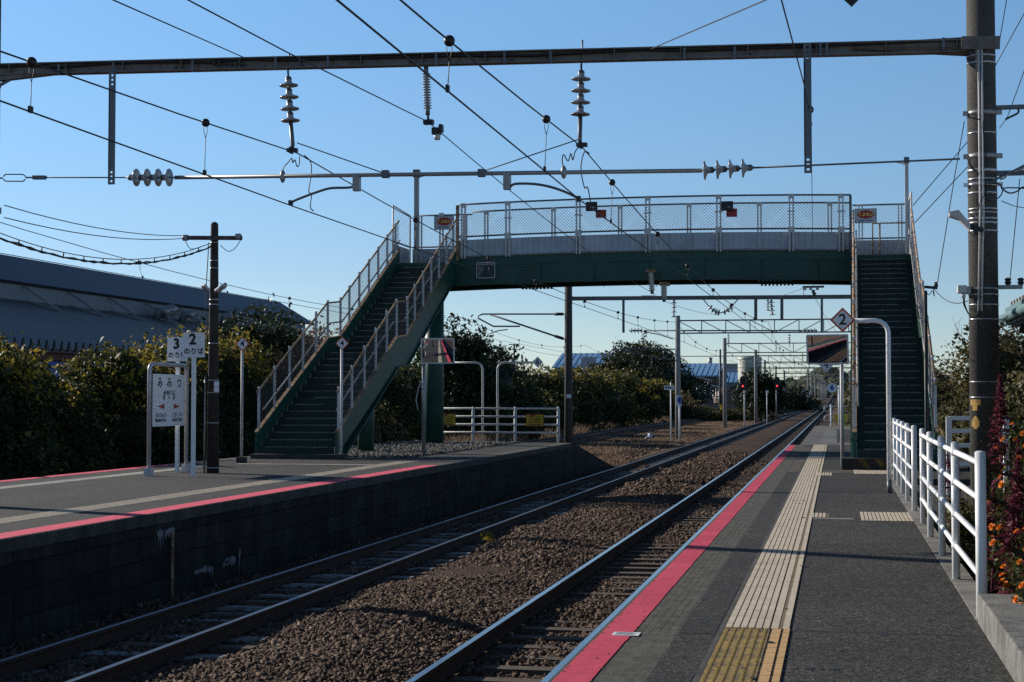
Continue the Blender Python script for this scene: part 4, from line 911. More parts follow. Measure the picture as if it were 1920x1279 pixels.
for bx, tx, py, lab, s in ((905, 850, 680, 'bent white pole whose arm runs behind the left mirror', None), (933, 1000, 680, 'bent white pole carrying a white diamond sign 6', '6')):
    p = atY(bx, 825, 56); q = atY(bx, py, 56); e = atY(tx, py, 56); sg = 1 if e.x > p.x else -1; r = .25
    t2 = thing('stop_marker', lab, 'sign', (p.x, p.y, PZ))
    MB().tube([(p.x, 56, PZ-.4), (p.x, 56, q.z-r)] + [(p.x+sg*(r-r*math.cos(a)), 56, q.z-r+r*math.sin(a)) for a in (.4, .8, 1.2)] + [(p.x+sg*r, 56, q.z), (e.x, 56, q.z)], .042, 10).build('pole', GREYW, t2)
    if s: diamond(t2, atY(1008, 679, 55.9), .2, s, SIGNW, .25)
# ------------------------------------------------------------------ overhead line
GY = 20.3
def gp(px, py, y=GY): return atY(px, py, y)
def sag(p, q, d, n=10):
    p, q = Vector(p), Vector(q); return [p.lerp(q, k/n) - Vector((0, 0, d*4*(k/n)*(1-k/n))) for k in range(n+1)]
def insulator(name, label, cat, p, q, nd, rad, mat=PORC, group=None, rod=.012, shed=None, head=0.0, tail=0.0):
    """string of discs from p to q"""
    p, q = Vector(p), Vector(q); d = (q - p); Lg = d.length; d.normalize(); t_ = thing(name, label, cat, p, group)
    MB().cyl(p, q, rod, rod, 8).build('rod', GALVD, t_)
    a0, a1 = head*Lg, (1-tail)*Lg; st_ = (a1 - a0) / nd
    for k in range(nd):
        h = a0 + st_*k
        mb = MB(); mb.lathe([(.004, h), (rad*.26, h+.01), (rad*.32, h+st_*.3), (rad*.36, h+st_*.5), (rad*.62, h+st_*.62), (rad*.97, h+st_*.7), (rad, h+st_*.76), (rad*.95, h+st_*.8), (rad*.72, h+st_*.75), (rad*.68, h+st_*.82), (rad*.42, h+st_*.76), (.012, h+st_*.8)], p, d, 20)
        mb.build('insulator_disc', mat, t_)
        mb = MB(); mb.lathe([(rad*.12, h-.01), (rad*.22, h+.0), (rad*.32, h+st_*.06), (rad*.36, h+st_*.26)], p, d, 10); mb.build('cap', GALVD, t_)
    return t_
def rod_insulator(label, p, q, ns, rad, mat, group=None):
    p, q = Vector(p), Vector(q); d = (q-p); Lg = d.length; d.normalize(); t_ = thing('rod_insulator', label, 'insulator', p, group)
    prof = [(rad*.35, 0), (rad*.4, .02)]
    for k in range(ns):
        h = .08*Lg + .84*Lg*k/ns; s = .84*Lg/ns; prof += [(rad*.42, h+s*.1), (rad, h+s*.45), (rad*.98, h+s*.55), (rad*.42, h+s*.9)]
    prof += [(rad*.42, Lg*.94), (rad*.3, Lg)]; mb = MB(); mb.lathe(prof, p, d, 14); mb.build('sheds', mat, t_); 
    MB().cyl(q - d*.1, q + d*.03, rad*.55, rad*.5, 10).build('end_fitting', GALVD, t_); MB().cyl(p - d*.03, p + d*.06, rad*.55, rad*.5, 10).build('end_fitting', GALVD, t_)
    return t_
def wire_obj(name, label, pts, r, cat='wire', mat=WIRE, group=None, n=5):
    mb = MB(); mb.tube(pts, r, n); return solo(mb, name, mat, label, cat, group)
def spline(pts, n=8):
    pts = [Vector(p) for p in pts]; out = []
    P = [pts[0]*2-pts[1]] + pts + [pts[-1]*2-pts[-2]]
    for i in range(1, len(P)-2):
        for k in range(n):
            t = k/n; a, b, c, d = P[i-1], P[i], P[i+1], P[i+2]
            out.append(((b*2) + (c-a)*t + (a*2-b*5+c*4-d)*t*t + (b*3-a-c*3+d)*t*t*t) * .5)
    return out + [pts[-1]]
# --- first gantry: big right pole
pr = Vector((1.79, GY, PZ)); R0 = .176
cp = thing('concrete_pole', 'thick concrete catenary pole with steel bands rising behind the flowers', 'pole', (pr.x, pr.y, .3), 'catenary poles')
MB().tube([(pr.x, pr.y, .3), (pr.x, pr.y, 10.5)], [.182, .168], 40).build('shaft', POLE, cp)
def zp(py): return gp(1843, py).z
def rr_(z): return .182 - .014*(z-.3)/10.2
def band(py, h, mat, parent=None, dr=.005, lug=False):
    z = zp(py); mb = MB(); r = rr_(z) + dr; n = 36; vs = []
    mb.lathe([(r-.004, -h/2), (r, -h/2), (r, h/2), (r-.004, h/2)], (pr.x, pr.y, z), (0,0,1), n)
    if lug: mb.box((pr.x+r-.02, pr.y-.06, z-h*.5), (pr.x+r+.06, pr.y-.03, z+h*.5)); mb.box((pr.x-r-.05, pr.y-.06, z-h*.5), (pr.x-r+.01, pr.y-.03, z+h*.5))
    return mb.build('band', mat, cp)
for py, h, lg in ((107, .02, 0), (120, .022, 0), (213, .055, 1), (251, .018, 0), (294, .06, 1), (321, .04, 0), (337, .02, 0), (347, .045, 1), (363, .025, 0), (393, .02, 0), (400, .016, 0), (411, .025, 0), (419, .025, 0), (434, .02, 0), (542, .018, 0), (553, .018, 0), (572, .018, 0), (599, .014, 0), (716, .012, 0), (745, .012, 0)):
    band(py, h, BANDM if h < .05 else GALV, lug=lg)
for px in (1832, 1838):
    MB().tube([(gp(px, 88).x, pr.y-.19, gp(px, 90).z), (gp(px, 88).x, pr.y-.195, gp(px, 400).z), (gp(px-2, 400).x, pr.y-.195, gp(px, 585).z)], .013, 8).build('conduit', GREYW, cp)
for pts in ([(1841, 232), (1840, 245), (1845, 275), (1846, 318)], [(1814, 300), (1818, 316), (1824, 322), (1830, 326)], [(1813, 226), (1825, 227), (1835, 230)], [(1846, 345), (1845, 372)], [(1855, 350), (1838, 378), (1831, 395)]):
    MB().tube(spline([(gp(a, b).x, pr.y-.2, gp(a, b).z) for a, b in pts], 5), .008, 6).build('cable', DARK, cp)
def sector(mb, a0, a1, z0, z1, r, n=6):
    b = len(mb.v)
    for k in range(n+1):
        a = a0 + (a1-a0)*k/n
        for z in (z0, z1): mb.v.append((pr.x + r*math.sin(a), pr.y - r*math.cos(a), z))
    for k in range(n): mb.f.append([b+2*k, b+2*k+2, b+2*k+3, b+2*k+1]); mb.mi.append(mb.m); mb.sm.append(True)
ym = M('worn_yellow', (.42,.25,.05), .85, var=.2, scale=30, col2=(.09,.085,.075), t=(.52,.6))
mb = MB(); rz = rr_(zp(760)) + .003
sector(mb, -1.25, -.35, zp(760), zp(749), rz); sector(mb, -1.0, -.6, zp(770), zp(760), rz); sector(mb, -1.1, -.45, zp(800), zp(788), rz); sector(mb, -.95, -.55, zp(788), zp(783), rz); sector(mb, -.85, -.65, zp(783), zp(780), rz); sector(mb, -.9, -.6, zp(804), zp(800), rz); mb.build('painted_mark', ym, cp)
for py, x1, h in ((203, 1960, .05), (326, 1960, .06), (539, 1917, .05)):
    z = zp(py); q = gp(x1, py); mb = MB(); mb.box((pr.x+.15, pr.y-.03, z-h/2), (q.x, pr.y+.03, z+h/2)); ca = mb.build('crossarm', GALVD if py < 500 else GALV, cp)
    if py > 500:
        for x in (1890, 1914): a = gp(x, 530); MB().lathe([(.02,-.06),(.03,-.02),(.045,0),(.03,.02),(.045,.04),(.02,.06)], (a.x, pr.y, a.z), (0,0,1), 10).build('pin_insulator', BLACK, ca)
q = gp(1909, 207); MB().tube(spline([(q.x, pr.y, q.z+.03), (q.x, pr.y, q.z-.03), (gp(1895, 219).x, pr.y, gp(1895, 219).z), (gp(1885, 224).x, pr.y, gp(1885,224).z)], 3), .014, 6).build('strain_clamp', DARK, cp)
for pts, r, m in (([(1850, 348), (1875, 335), (1895, 326), (1930, 308)], .016, GALVD), ([(1872, 340), (1880, 338), (1890, 327), (1905, 324), (1935, 312)], .013, PORC), ([(1855, 347), (1872, 350), (1876, 358), (1890, 366), (1905, 362), (1914, 355), (1935, 356)], .010, DARK), ([(1852, 378), (1862, 378), (1872, 372), (1877, 360), (1873, 350)], .009, GALVD), ([(1876, 357), (1895, 356), (1930, 358)], .009, DARK)):
    MB().tube(spline([(gp(a, b).x, pr.y-.2, gp(a, b).z) for a, b in pts], 5), r, 6).build('cable', m, cp)
# lamp and box on the pole
q = gp(1779, 405, GY-.3); e = gp(1822, 421, GY-.3)
t_ = thing('platform_lamp', 'white street lamp head reaching left from the thick concrete pole', 'lamp', e)
mb = MB(); mb._add([(q.x, q.y-.09, q.z+.045), (q.x+.11, q.y-.1, q.z+.065), (e.x-.02, e.y-.06, e.z+.01), (e.x-.02, e.y+.06, e.z+.01), (q.x+.11, q.y+.1, q.z+.055), (q.x, q.y+.09, q.z+.04), (q.x, q.y-.08, q.z-.01), (q.x+.11, q.y-.08, q.z-.05), (e.x-.02, e.y-.05, e.z-.085), (e.x-.02, e.y+.05, e.z-.085), (q.x+.11, q.y+.08, q.z-.05), (q.x, q.y+.08, q.z-.01)],
    [(0,1,4,5),(1,2,3,4),(6,11,10,7),(7,10,9,8),(0,6,7,1),(1,7,8,2),(5,4,10,11),(4,3,9,10),(0,5,11,6),(2,8,9,3)]); mb.build('lamp_head', GREYW, t_, .008)
mb = MB(); mb.cyl(e+Vector((-.03,0,-.02)), e+Vector((.14,.12,-.06)), .035, .03, 8); mb.box((e.x+.02, e.y-.02, e.z-.12), (e.x+.07, e.y+.1, e.z)); mb.build('bracket', DARK, t_)
q = gp(1805, 543); t_ = thing('junction_box', 'small grey junction box strapped to the left side of the thick pole', 'box', (q.x, q.y-.1, q.z))
MB().box((q.x-.07, q.y-.16, q.z-.05), (q.x+.04, q.y+.02, q.z+.045)).build('body', GREYW, t_, .008); MB().box((q.x+.04, q.y-.14, q.z-.06), (q.x+.09, q.y, q.z+.03)).build('mount', GALV, t_); MB().cyl((q.x+.0, q.y-.1, q.z-.11), (q.x+.0, q.y-.1, q.z-.05), .025, .03, 8).build('gland', GREYW, t_)
for dx in (0, .012): MB().tube(spline([(q.x+dx, q.y-.1, q.z-.1), (gp(1806, 573).x+dx, q.y-.12, gp(1806, 573).z), (gp(1815, 592).x, q.y-.2, gp(1815, 592).z), (gp(1825, 596).x, q.y-.23, gp(1825, 597).z), (gp(1834, 584).x, q.y-.2, gp(1834, 584).z)], 5), .008, 6).build('cable', BLACK, t_)
# --- beam
bl, br_ = Vector((-12.3, GY, gp(0, 131).z + .01)), Vector((pr.x-.05, GY, gp(1815, 87).z))
bm = thing('catenary_beam', 'long steel catenary beam with cables strapped on top, across the top of the view', 'beam', bl)
d = (br_-bl).normalized(); up = Vector((0,0,1))
mb = MB(); h = .17; p0, p1 = bl, br_
mb.bar(p0+up*(h/2-.012), p1+up*(h/2-.012), .15, .018); mb.bar(p0-up*(h/2-.012), p1-up*(h/2-.012), .15, .018); mb.bar(p0, p1, .02, h-.045)
k = .9
while k < (p1-p0).length: c = p0 + d*k; mb.box((c.x-.006, c.y-.07, c.z-h/2+.02), (c.x+.006, c.y+.07, c.z+h/2-.02)); k += .86
mb.build('channel', BEAMM, bm)
for a, b, w in ((gp(0, 146), gp(130, 137), .1), (gp(1600, 98), gp(1815, 97), .12)):
    mb = MB(); mb.prism([(a.x, GY-.05, a.z+.06), (a.x, GY-.05, a.z-(.05 if a.x < -5 else -.03)), (b.x, GY-.05, b.z-(.0 if a.x < -5 else .05)), (b.x, GY-.05, b.z+.05)], (0, .1, 0)); mb.build('gusset', M('gusset_brown', (.11,.075,.055), .8, var=.3, scale=6) if a.x > -5 else BEAMM, bm)
pts = [gp(px, py) for px, py in ((0, 125), (60, 123), (110, 126), (150, 124), (210, 118), (320, 117), (400, 117), (450, 112), (540, 112), (700, 109), (860, 104), (1000, 105), (1090, 99), (1200, 94), (1300, 94), (1420, 91), (1500, 87), (1600, 84), (1700, 78), (1815, 73))]
for k, dy in enumerate((-.05, .0, .05)): MB().tube([(p.x, GY+dy, p.z-.012+.01*((k+i) % 2)) for i, p in enumerate(pts)], .017, 6).build('cable', [WIRE, GALVD, WIRE][k], bm)
for px, py in ((115, 125), (217, 122), (365, 118), (520, 113), (618, 110), (820, 106), (948, 102), (1035, 101), (1284, 95), (1378, 93), (1538, 87), (1550, 87), (1768, 76)):
    p = gp(px, py); MB().box((p.x-.014, GY-.085, p.z-.135), (p.x+.018, GY-.076, p.z+.02)).build('strap', GALVD, bm)
for px, py in ((330, 128), (770, 119), (960, 114), (1406, 103), (1637, 94)): p = gp(px, py); MB().cyl((p.x, GY-.02, p.z), (p.x, GY+.02, p.z), .02, .02, 8).build('bolt', BLACK, bm)
for px in range(405, 470, 11): p = gp(px, 122); MB().cyl((p.x, GY-.09, p.z), (p.x, GY-.05, p.z), .02, .02, 6).build('bolt', DARK, bm)
q0, q1 = gp(1800, 87), gp(1872, 85); MB().bar((q0.x, GY-.2, q0.z), (q1.x, GY-.2, q1.z-.01), .03, .16).build('end_plate', BEAMM, bm)
def drop_arm(px, top, bot, wpx):
    a, b = gp(px, top), gp(px, bot); w = .048; mb = MB()
    for z0, z1, ho in ((b.z, b.z+.22, 1), (b.z+.22, a.z-.22, 0), (a.z-.22, a.z, 1)):
        x0, x1 = a.x-w, a.x+w
        if not ho: mb.box((x0, GY-.13, z0), (x1, GY-.11, z1)); mb.box((x0, GY-.13, z0), (x0+.015, GY-.05, z1))
        else:
            mb.box((x0, GY-.13, z0), (x0+.03, GY-.11, z1)); mb.box((x1-.03, GY-.13, z0), (x1, GY-.11, z1)); z = z0
            while z < z1 - .01: mb.box((x0+.03, GY-.13, z), (x1-.03, GY-.11, z+.03)); z += .062
    mb.build('drop_arm', GALVD, bm)
drop_arm(218, 138, 348, 9); drop_arm(1514, 86, 327, 8)
# left pole of this gantry just outside the frame
lp = thing('concrete_pole', 'concrete catenary pole at the left edge, mostly outside the view', 'pole', (-11.9, GY+.2, PZ), 'catenary poles')
MB().tube([(-11.885, GY+.2, .8), (-11.885, GY+.2, 9.5)], [.18, .17], 24).build('shaft', POLE, lp)
MB().tube([(-11.7, GY, gp(0, 160).z - .3), gp(0, 160), gp(35, 140)], .025, 8).build('brace', GALVD, lp)
p = gp(8, 398); MB().box((-11.8, GY-.3, p.z-.05), (p.x+.07, GY-.2, p.z+.04)).build('crossarm', GALV, lp); p = gp(8, 385); MB().lathe([(.03,-.06),(.04,-.03),(.055,0),(.035,.02),(.05,.05),(.03,.06)], (p.x, GY-.25, p.z), (0,0,1), 10).build('pin_insulator', BLACK, lp)
p = gp(3, 535); MB().box((-11.75, GY-.3, p.z-.06), (p.x+.04, GY-.15, p.z+.06)).build('lamp_box', GREYW, lp)
# steady pipe
a, b = gp(328, 333), gp(1316, 320)
sp = thing('steady_pipe', 'grey horizontal pipe holding the wires below the catenary beam', 'pipe', (a+b)/2)
MB().tube([a, b], .028, 10).build('pipe', GALV, sp)
for px, py, s in ((530, 331, .02), (1057, 323, .02)):
    p = gp(px, py); mb = MB(); mb.ball(p, .045, 10, (.9, .9, 2.0)); mb.build('clamp', GALV, sp)
for px, py in ((723, 328), (903, 326)): p = gp(px, py); MB().box((p.x-.045, p.y-.045, p.z-.04), (p.x+.045, p.y+.045, p.z+.06)).build('clamp', GALVD, sp)
for px, py in ((669, 343), (951, 340)):
    p = gp(px, py); mb = MB(); mb.box((p.x-.045, p.y-.05, p.z-.11), (p.x+.045, p.y+.05, p.z+.1)); mb.box((p.x-.03, p.y-.02, p.z+.1), (p.x-.015, p.y+.02, p.z+.13)); mb.box((p.x+.015, p.y-.02, p.z+.1), (p.x+.03, p.y+.02, p.z+.13)); mb.build('bracket', GALV, sp)
for lab, pts in (('curved pull-off arm on the left, steadying the middle track wire', ((662, 350), (652, 352), (620, 353), (595, 360), (560, 373), (545, 380))), ('curved pull-off arm on the right, steadying the near track wire', ((955, 352), (966, 345), (1000, 345), (1030, 350), (1060, 360), (1085, 372)))):
    t_ = thing('pull_off_arm', lab, 'arm', gp(*pts[0]), 'pull-off arms'); MB().tube(spline([gp(*q) for q in pts], 4), .017, 8).build('tube', GALVD, t_); q = gp(*pts[-1]); MB().box((q.x-.025, q.y-.03, q.z-.035), (q.x+.025, q.y+.03, q.z+.03)).build('clip', DARK, t_)
insulator('insulator_string', 'horizontal string of four grey discs left of the steady pipe', 'insulator', gp(236, 333), gp(330, 333), 4, .125, PORC, 'disc insulators on the steady pipe', .012, None, .05, .08)
insulator('insulator_string', 'horizontal string of four grey discs right of the steady pipe', 'insulator', gp(1416, 314), gp(1312, 320), 4, .125, PORC, 'disc insulators on the steady pipe', .012, None, .05, .03)
mb = MB(); mb.tube([gp(1405, 315), gp(1800, 298)], .013, 6); ob = solo(mb, 'stay_rod', GALVD, 'stay rod from the right disc insulators to the thick concrete pole', 'rod')
mb = MB(); mb.tube([gp(240, 333), gp(85, 333)], .01, 6); mb.tube([gp(62, 333), gp(48, 333)], .012, 6); mb.tube([gp(5, 334), gp(-60, 335)], .012, 6)
q0, q1 = gp(48, 331), gp(6, 331); mb.tube([q0, q0+Vector((-.04,0,.03)), q1+Vector((.04,0,.03)), q1], .009, 6); q0, q1 = gp(48, 336), gp(6, 336); mb.tube([q0, q0+Vector((-.04,0,-.03)), q1+Vector((.04,0,-.03)), q1], .009, 6)
mb.bar(gp(86, 333), gp(62, 333), .05, .055); t_ = thing('stay_rod', 'stay rod with a turnbuckle running off the left edge', 'rod', gp(85, 333)); mb.build('rod', GALVD, t_)
# suspension insulators
for lab, x, y0, yd, y1, yc in (('hanging string of four grey discs over the middle track wire', 541, 132, 232, 272, 280), ('hanging string of four grey discs over the near track wire', 1091, 120, 220, 262, 270)):
    a = gp(x, y0-15); s = 4 if x < 800 else -3
    t_ = insulator('insulator_string', lab, 'insulator', gp(x-1, y0), gp(x+s, yd), 4, .13, PORC, 'hanging disc insulators', .014, None, .12, .0)
    MB().tube([gp(x-1, y0+8), a], .012, 6).build('hanger', GALVD, t_); MB().tube([gp(x+s, yd-4), gp(x+s+(4 if s > 0 else -1), y1), gp(x+s+(3 if s > 0 else 0), yc)], [.03, .03, .02], 8).build('yoke', GALVD, t_)
    q = gp(x+s+3, yc+1); mb = MB(); mb.box((q.x-.07, q.y-.04, q.z-.03), (q.x+.07, q.y+.04, q.z+.02)); mb.box((q.x-.03, q.y-.05, q.z-.05), (q.x+.0, q.y+.05, q.z+.04)); mb.build('clamp', DARK, t_)
    MB().tube([gp(x+1, y0-8), gp(x+1, y0-(33 if x < 800 else 45))], .012, 6).build('stub', GALVD, t_)
t_ = rod_insulator('slim hanging insulator with many sheds at the middle of the beam', gp(799, 130), gp(802, 212), 14, .058, PORC)
MB().tube([gp(799, 126), gp(799, 137)], .03, 8).build('shackle', GALVD, t_); q = gp(803, 225); MB().tube([gp(802, 208), q], .018, 6).build('link', GALVD, t_); MB().box((q.x-.06, q.y-.05, q.z-.06), (q.x+.07, q.y+.05, q.z+.0)).build('clamp', DARK, t_)
q = gp(820, 248); t_ = thing('wire_sensor', 'black and white device clipped to the wire below the slim insulator', 'device', q)
mb = MB(); mb.box((q.x-.07, q.y-.05, q.z-.03), (q.x+.05, q.y+.05, q.z+.06)); mb.box((q.x+.03, q.y-.06, q.z+.0), (q.x+.075, q.y+.06, q.z+.1)); mb.build('clip', BLACK, t_, .006); MB().cyl((q.x, q.y, q.z-.1), (q.x, q.y, q.z-.03), .04, .045, 12).build('cup', PORCW, t_)
# jumpers and span wires in the gantry plane
for lab, pts in (('thin slanting span wire from the left disc insulators to the steady pipe', ((557, 268), (723, 326))), ('thin slanting span wire from the right disc insulators to the steady pipe', ((1083, 262), (903, 322)))):
    wire_obj('span_wire', lab, [gp(*q) for q in pts], .008)
for lab, pts in (('wavy jumper wire from the middle track clamp down to the steady pipe', ((562, 292), (561, 308), (557, 312), (553, 300), (549, 305), (547, 297), (540, 305), (532, 314), (530, 326))),
                 ('hanging jumper between the middle track wires', ((570, 291), (582, 303), (584, 325), (579, 358), (584, 365), (582, 388), (588, 396))),
                 ('wavy jumper wire from the near track clamp down to the steady pipe', ((1085, 276), (1078, 285), (1074, 300), (1070, 288), (1065, 302), (1057, 290), (1054, 300), (1057, 316))),
                 ('hanging jumper between the near track wires', ((1106, 288), (1096, 285), (1090, 305), (1090, 325), (1096, 352), (1102, 352), (1108, 385)))):
    wire_obj('jumper_wire', lab, spline([gp(a, b, GY+.3) for a, b in pts], 6), .008)
# --- overhead lines: messenger, contact wire and droppers
def overhead(label, contact, mess, drops, rc=.0085, rm=.0085):
    t_ = thing('overhead_line', label, 'overhead line', contact[0], 'overhead lines'); MB().tube(contact, rc, 6).build('contact_wire', WIRE, t_); MB().tube(mess, rm, 6).build('messenger_wire', WIRE, t_)
    def at(pts, Y):
        for a, b in zip(pts, pts[1:]):
            if a.y <= Y <= b.y: return a.lerp(b, (Y-a.y)/(b.y-a.y))
    for Y in drops:
        a, b = at(mess, Y), at(contact, Y)
        if a is None or b is None or a.z - b.z < .03: continue
        mb = MB(); k = min(.12, (a.z-b.z)*.4)
        if Y < 60: mb.tube([a+Vector((.025,0,-.05)), a+Vector((.02,0,-.5*k-.04)), a+Vector((0,0,-k-.06))], .004, 4); mb.tube([a+Vector((-.025,0,-.05)), a+Vector((-.02,0,-.5*k-.04)), a+Vector((0,0,-k-.06))], .004, 4)
        mb.tube([a-Vector((0,0,k+.05)) if Y < 60 else a, b], .0045 if Y < 60 else .007, 4); dr = mb.build('dropper', WIRE, t_)
        MB().ball(a, .05, 10).build('hanger_roller', BLACK, dr)
        MB().box((b.x-.012, b.y-.03, b.z-.01), (b.x+.012, b.y+.03, b.z+.05)).build('clip', DARK, dr)
    return t_
def catline(xf, zc, supports, enc, y0, y1):
    """contact and messenger through supports (Y, stagger)"""
    Cn, Ms = [], []; S = [y for y, _ in supports]
    for (ya, sa), (yb, sb) in zip(supports, supports[1:]):
        n = 12
        for k in range(n):
            u = k/n; Y = ya+(yb-ya)*u; x = xf(Y)+sa+(sb-sa)*u; dz = gz(Y)+.35
            Cn.append(Vector((x, Y, zc+dz))); Ms.append(Vector((xf(Y)+(sa+(sb-sa)*u)*.9, Y, zc+dz+enc-(enc-.17)*4*u*(1-u) if Y > y0 else zc+enc)))
    return Cn, Ms
zC = 5.02
cn, ms = catline(near_x, zC, [(-28, .25), (GY, -.21), (68.7, .22), (106, -.2), (147, .2), (182, -.2), (218, .2), (258, -.2), (300, .2), (345, -.1), (390, .1), (440, -.1), (490, .1), (545, 0), (600, 0), (660, 0)], .70, -40, 0)
overhead('near track overhead line with black ball hangers running under the footbridge', cn, ms, [12.82, 17.58, 22.97, 28.57, 34, 40.5, 47, 53, 58.5, 63.5, 73, 80, 88, 96, 112, 120, 130, 139])
cn, ms = catline(far_x, zC, [(-28, .2), (GY, -.1), (68.7, .22), (106, -.2), (147, .2), (182, -.2), (218, .2), (258, -.2), (300, .2), (345, -.1), (390, .1)], .74, -40, 0)
overhead('middle track overhead line with ball hangers passing left of the stairs', cn, ms, [9, 13, 17.07, 26.3, 32, 37.1, 44.3, 51, 56, 61, 65.5, 73, 80, 88, 96, 112, 120, 130, 139])
cn, ms = catline(third_x, 5.3, [(-28, .9), (26, .75), (68.7, .6), (106, .2), (147, .4), (182, 0), (218, .2), (258, 0)], .75, -40, 0)
overhead('far left overhead line with ball hangers in front of the warehouse roof', cn, ms, [35, 40.4, 45.6, 52, 58, 63, 75, 82, 89, 97, 104, 112, 122])
# feeder and other long wires
def longw(label, pts, r=.0075, group=None): return wire_obj('feeder_wire', label, pts, r, 'wire', WIRE, group)
pA = gp(803, 229); q1, q2 = gp(1221, 548, 48.3), gp(1246, 565, 48.4)
longw('feeder wire clamped under the slim insulator and reaching the bridge insulators', [atX(330, -12, -5.4), atX(538, 98, -5.33), pA] + sag(pA, q1, .16)[1:] + [q2] + sag(q2, gp(1350, 590, 68.6), .1)[1:])
longw('wire from the upper left edge ending on the beam bolts', [gp(205, -3, 13.2), gp(462, 110)]); longw('wire slanting up to the right from the beam', [gp(1218, 93), gp(1436, 0, 15.0), gp(1560, -55, 12)])
a = gp(1517, 205); longw('thin wire from the top edge down to the right drop arm', [gp(1463, -8, 14), gp(1508, 160, 18.8), a]); mb = MB(); mb.tube(spline([gp(1515,195), gp(1524,205), gp(1519,215), gp(1521,235)], 4), .016, 6); solo(mb, 'wire_loop', DARK, 'dark wire loop tied beside the right drop arm', 'wire loop')
longw('thin line running from the right drop arm to the insulators under the bridge', [gp(1521, 232), atY(1523, 400, 34), atY(1525, 538, 48.5)], .006)
for lab, pts in (('wire from the upper right corner to the left bracket of the thick pole', [(1930, 8), (1812, 222)]), ('thin wire descending from the thick pole bracket to a small crossarm', [(1808, 228), (1790, 330), (1757, 535)]), ('thin wire dropping along the right side of the thick pole', [(1888, -5), (1872, 90)]), ('thin wire from the right edge to the strain clamp', [(1925, 120), (1888, 222), (1874, 240)]), ('thin wire from the pole crossarm down to the small insulators on the right', [(1912, 336), (1893, 532)]),
                 ('upper slanting thin wire between the stairs and the thick pole', [(1712, 385), (1815, 265)]), ('lower slanting thin wire between the stairs and the thick pole', [(1715, 418), (1815, 312)]), ('wire hanging from the thick pole to the right edge', [(1878, 377), (1900, 386), (1930, 392)])):
    wire_obj('service_wire', lab, [gp(x, y, GY+(0 if i == 0 else i*1.2)) for i, (x, y) in enumerate(pts)], .006)
p = gp(1746, 540, 24); t_ = thing('small_crossarm', 'small dark crossarm with drooping wires right of the stairs', 'crossarm', p); MB().bar(gp(1733, 538, 24), gp(1758, 540, 24), .04, .04).build('arm', DARK, t_)
MB().lathe([(.02,0),(.035,.02),(.02,.05),(.03,.07)], gp(1755, 538, 24), (0,0,1), 8).build('pin_insulator', DARK, t_); MB().tube(spline([gp(1735, 545, 24), gp(1742, 553, 24), (gp(1748, 545, 24)), gp(1752, 556, 24), gp(1750, 542, 24)], 4), .006, 5).build('drooping_wire', WIRE, t_); MB().tube(sag(gp(1752, 543, 24), gp(1815, 564, 21), .1), .006, 5).build('drooping_wire', WIRE, t_)
MB().cyl(gp(1735, 545, 24.0), (gp(1735, 545, 24).x, 24.0, .3), .03, .03, 6).build('post', DARK, t_)
for lab, a, b in (('ribbed insulator on the footbridge girder, upper left of the pair', (1220, 508), (1223, 549)), ('ribbed insulator on the footbridge girder, lower right of the pair', (1245, 532), (1245, 564))):
    t_ = rod_insulator(lab, gp(*a, 48.5), gp(*b, 48.4), 10, .1, PORCW, 'insulators under the bridge'); q = gp(*a, 48.5); MB().box((q.x-.14, q.y-.06, q.z-.05), (q.x+.14, q.y+.4, q.z+.05)).build('bracket', RUSTP, t_)
q = gp(1525, 541, 48.6); t_ = thing('pin_insulator_group', 'cluster of small insulators hanging under the bridge near the right stairs', 'insulator', q); MB().box((q.x-.32, q.y-.03, q.z+.02), (q.x+.32, q.y+.03, q.z+.08)).build('bar', DARK, t_)
for dx, dz in ((-.25, 0), (-.08, 0), (.12, 0), (0, -.1), (.03, -.18)): MB().lathe([(.02,-.05),(.06,-.02),(.03,0),(.07,.03),(.03,.06)], (q.x+dx, q.y, q.z+dz), (0,0,1), 10).build('pin_insulator', PORCW if dz == 0 else DARK, t_)
MB().tube(spline([(q.x-.3, q.y, q.z), (q.x-.26, q.y, q.z-.25), (q.x-.1, q.y, q.z-.26), (q.x+.02, q.y, q.z-.16)], 5), .008, 5).build('jumper', WIRE, t_)
longw('feeder wire from under the bridge onward to the next gantries', [Vector((q.x, q.y, q.z-.18)), gp(1545, 590, 68), gp(1580, 640, 106)], .007); longw('thin wire from the bridge cluster slanting left to the second gantry', [gp(1508, 540, 48.6), gp(1463, 556, 68)], .007)

# ------------------------------------------------------------------ left utility pole
p = atZ(399, 887, PZ); t = atY(405.5, 417, p.y); up_ = thing('utility_pole', 'dark brown utility pole with a rusty crossarm on the left platform', 'pole', (p.x, p.y, PZ))
pts = [(p.x, p.y, PZ-.05), (p.x, p.y, t.z-.05), (p.x, p.y, t.z-.01), (p.x, p.y, t.z+.01)]; MB().tube(pts, [.128, .078, .06, .02], 20).build('shaft', BROWNP, up_)
def up(px, py, dy=0): return atY(px, py, p.y + dy)
a, b = up(345, 446, -.14), up(473, 446, -.14); MB().bar((p.x-.62, p.y-.14, a.z), (p.x+.66, p.y-.14, b.z), .05, .085).build('crossarm', M('rusty_arm', (.07,.05,.045), .85, var=.3, scale=12, col2=(.16,.14,.13), t=(.5,.65)), up_)
for dx in (-.58, .58): mb = MB(); mb.cyl((p.x+dx-.05, p.y-.14, a.z), (p.x+dx+.05, p.y-.14, a.z), .065, .065, 10); mb.build('strain_insulator', PORC, up_)
for py in (455, 489, 503, 562, 571, 644, 713, 736, 793, 877):
    z = up(400, py).z; r = .128 - .05*(z-PZ)/(t.z-PZ) + .003; mb = MB(); mb.lathe([(r-.003,-.01),(r,-.01),(r,.01),(r-.003,.01)], (p.x, p.y, z), (0,0,1), 20); mb.build('band', BANDM, up_)
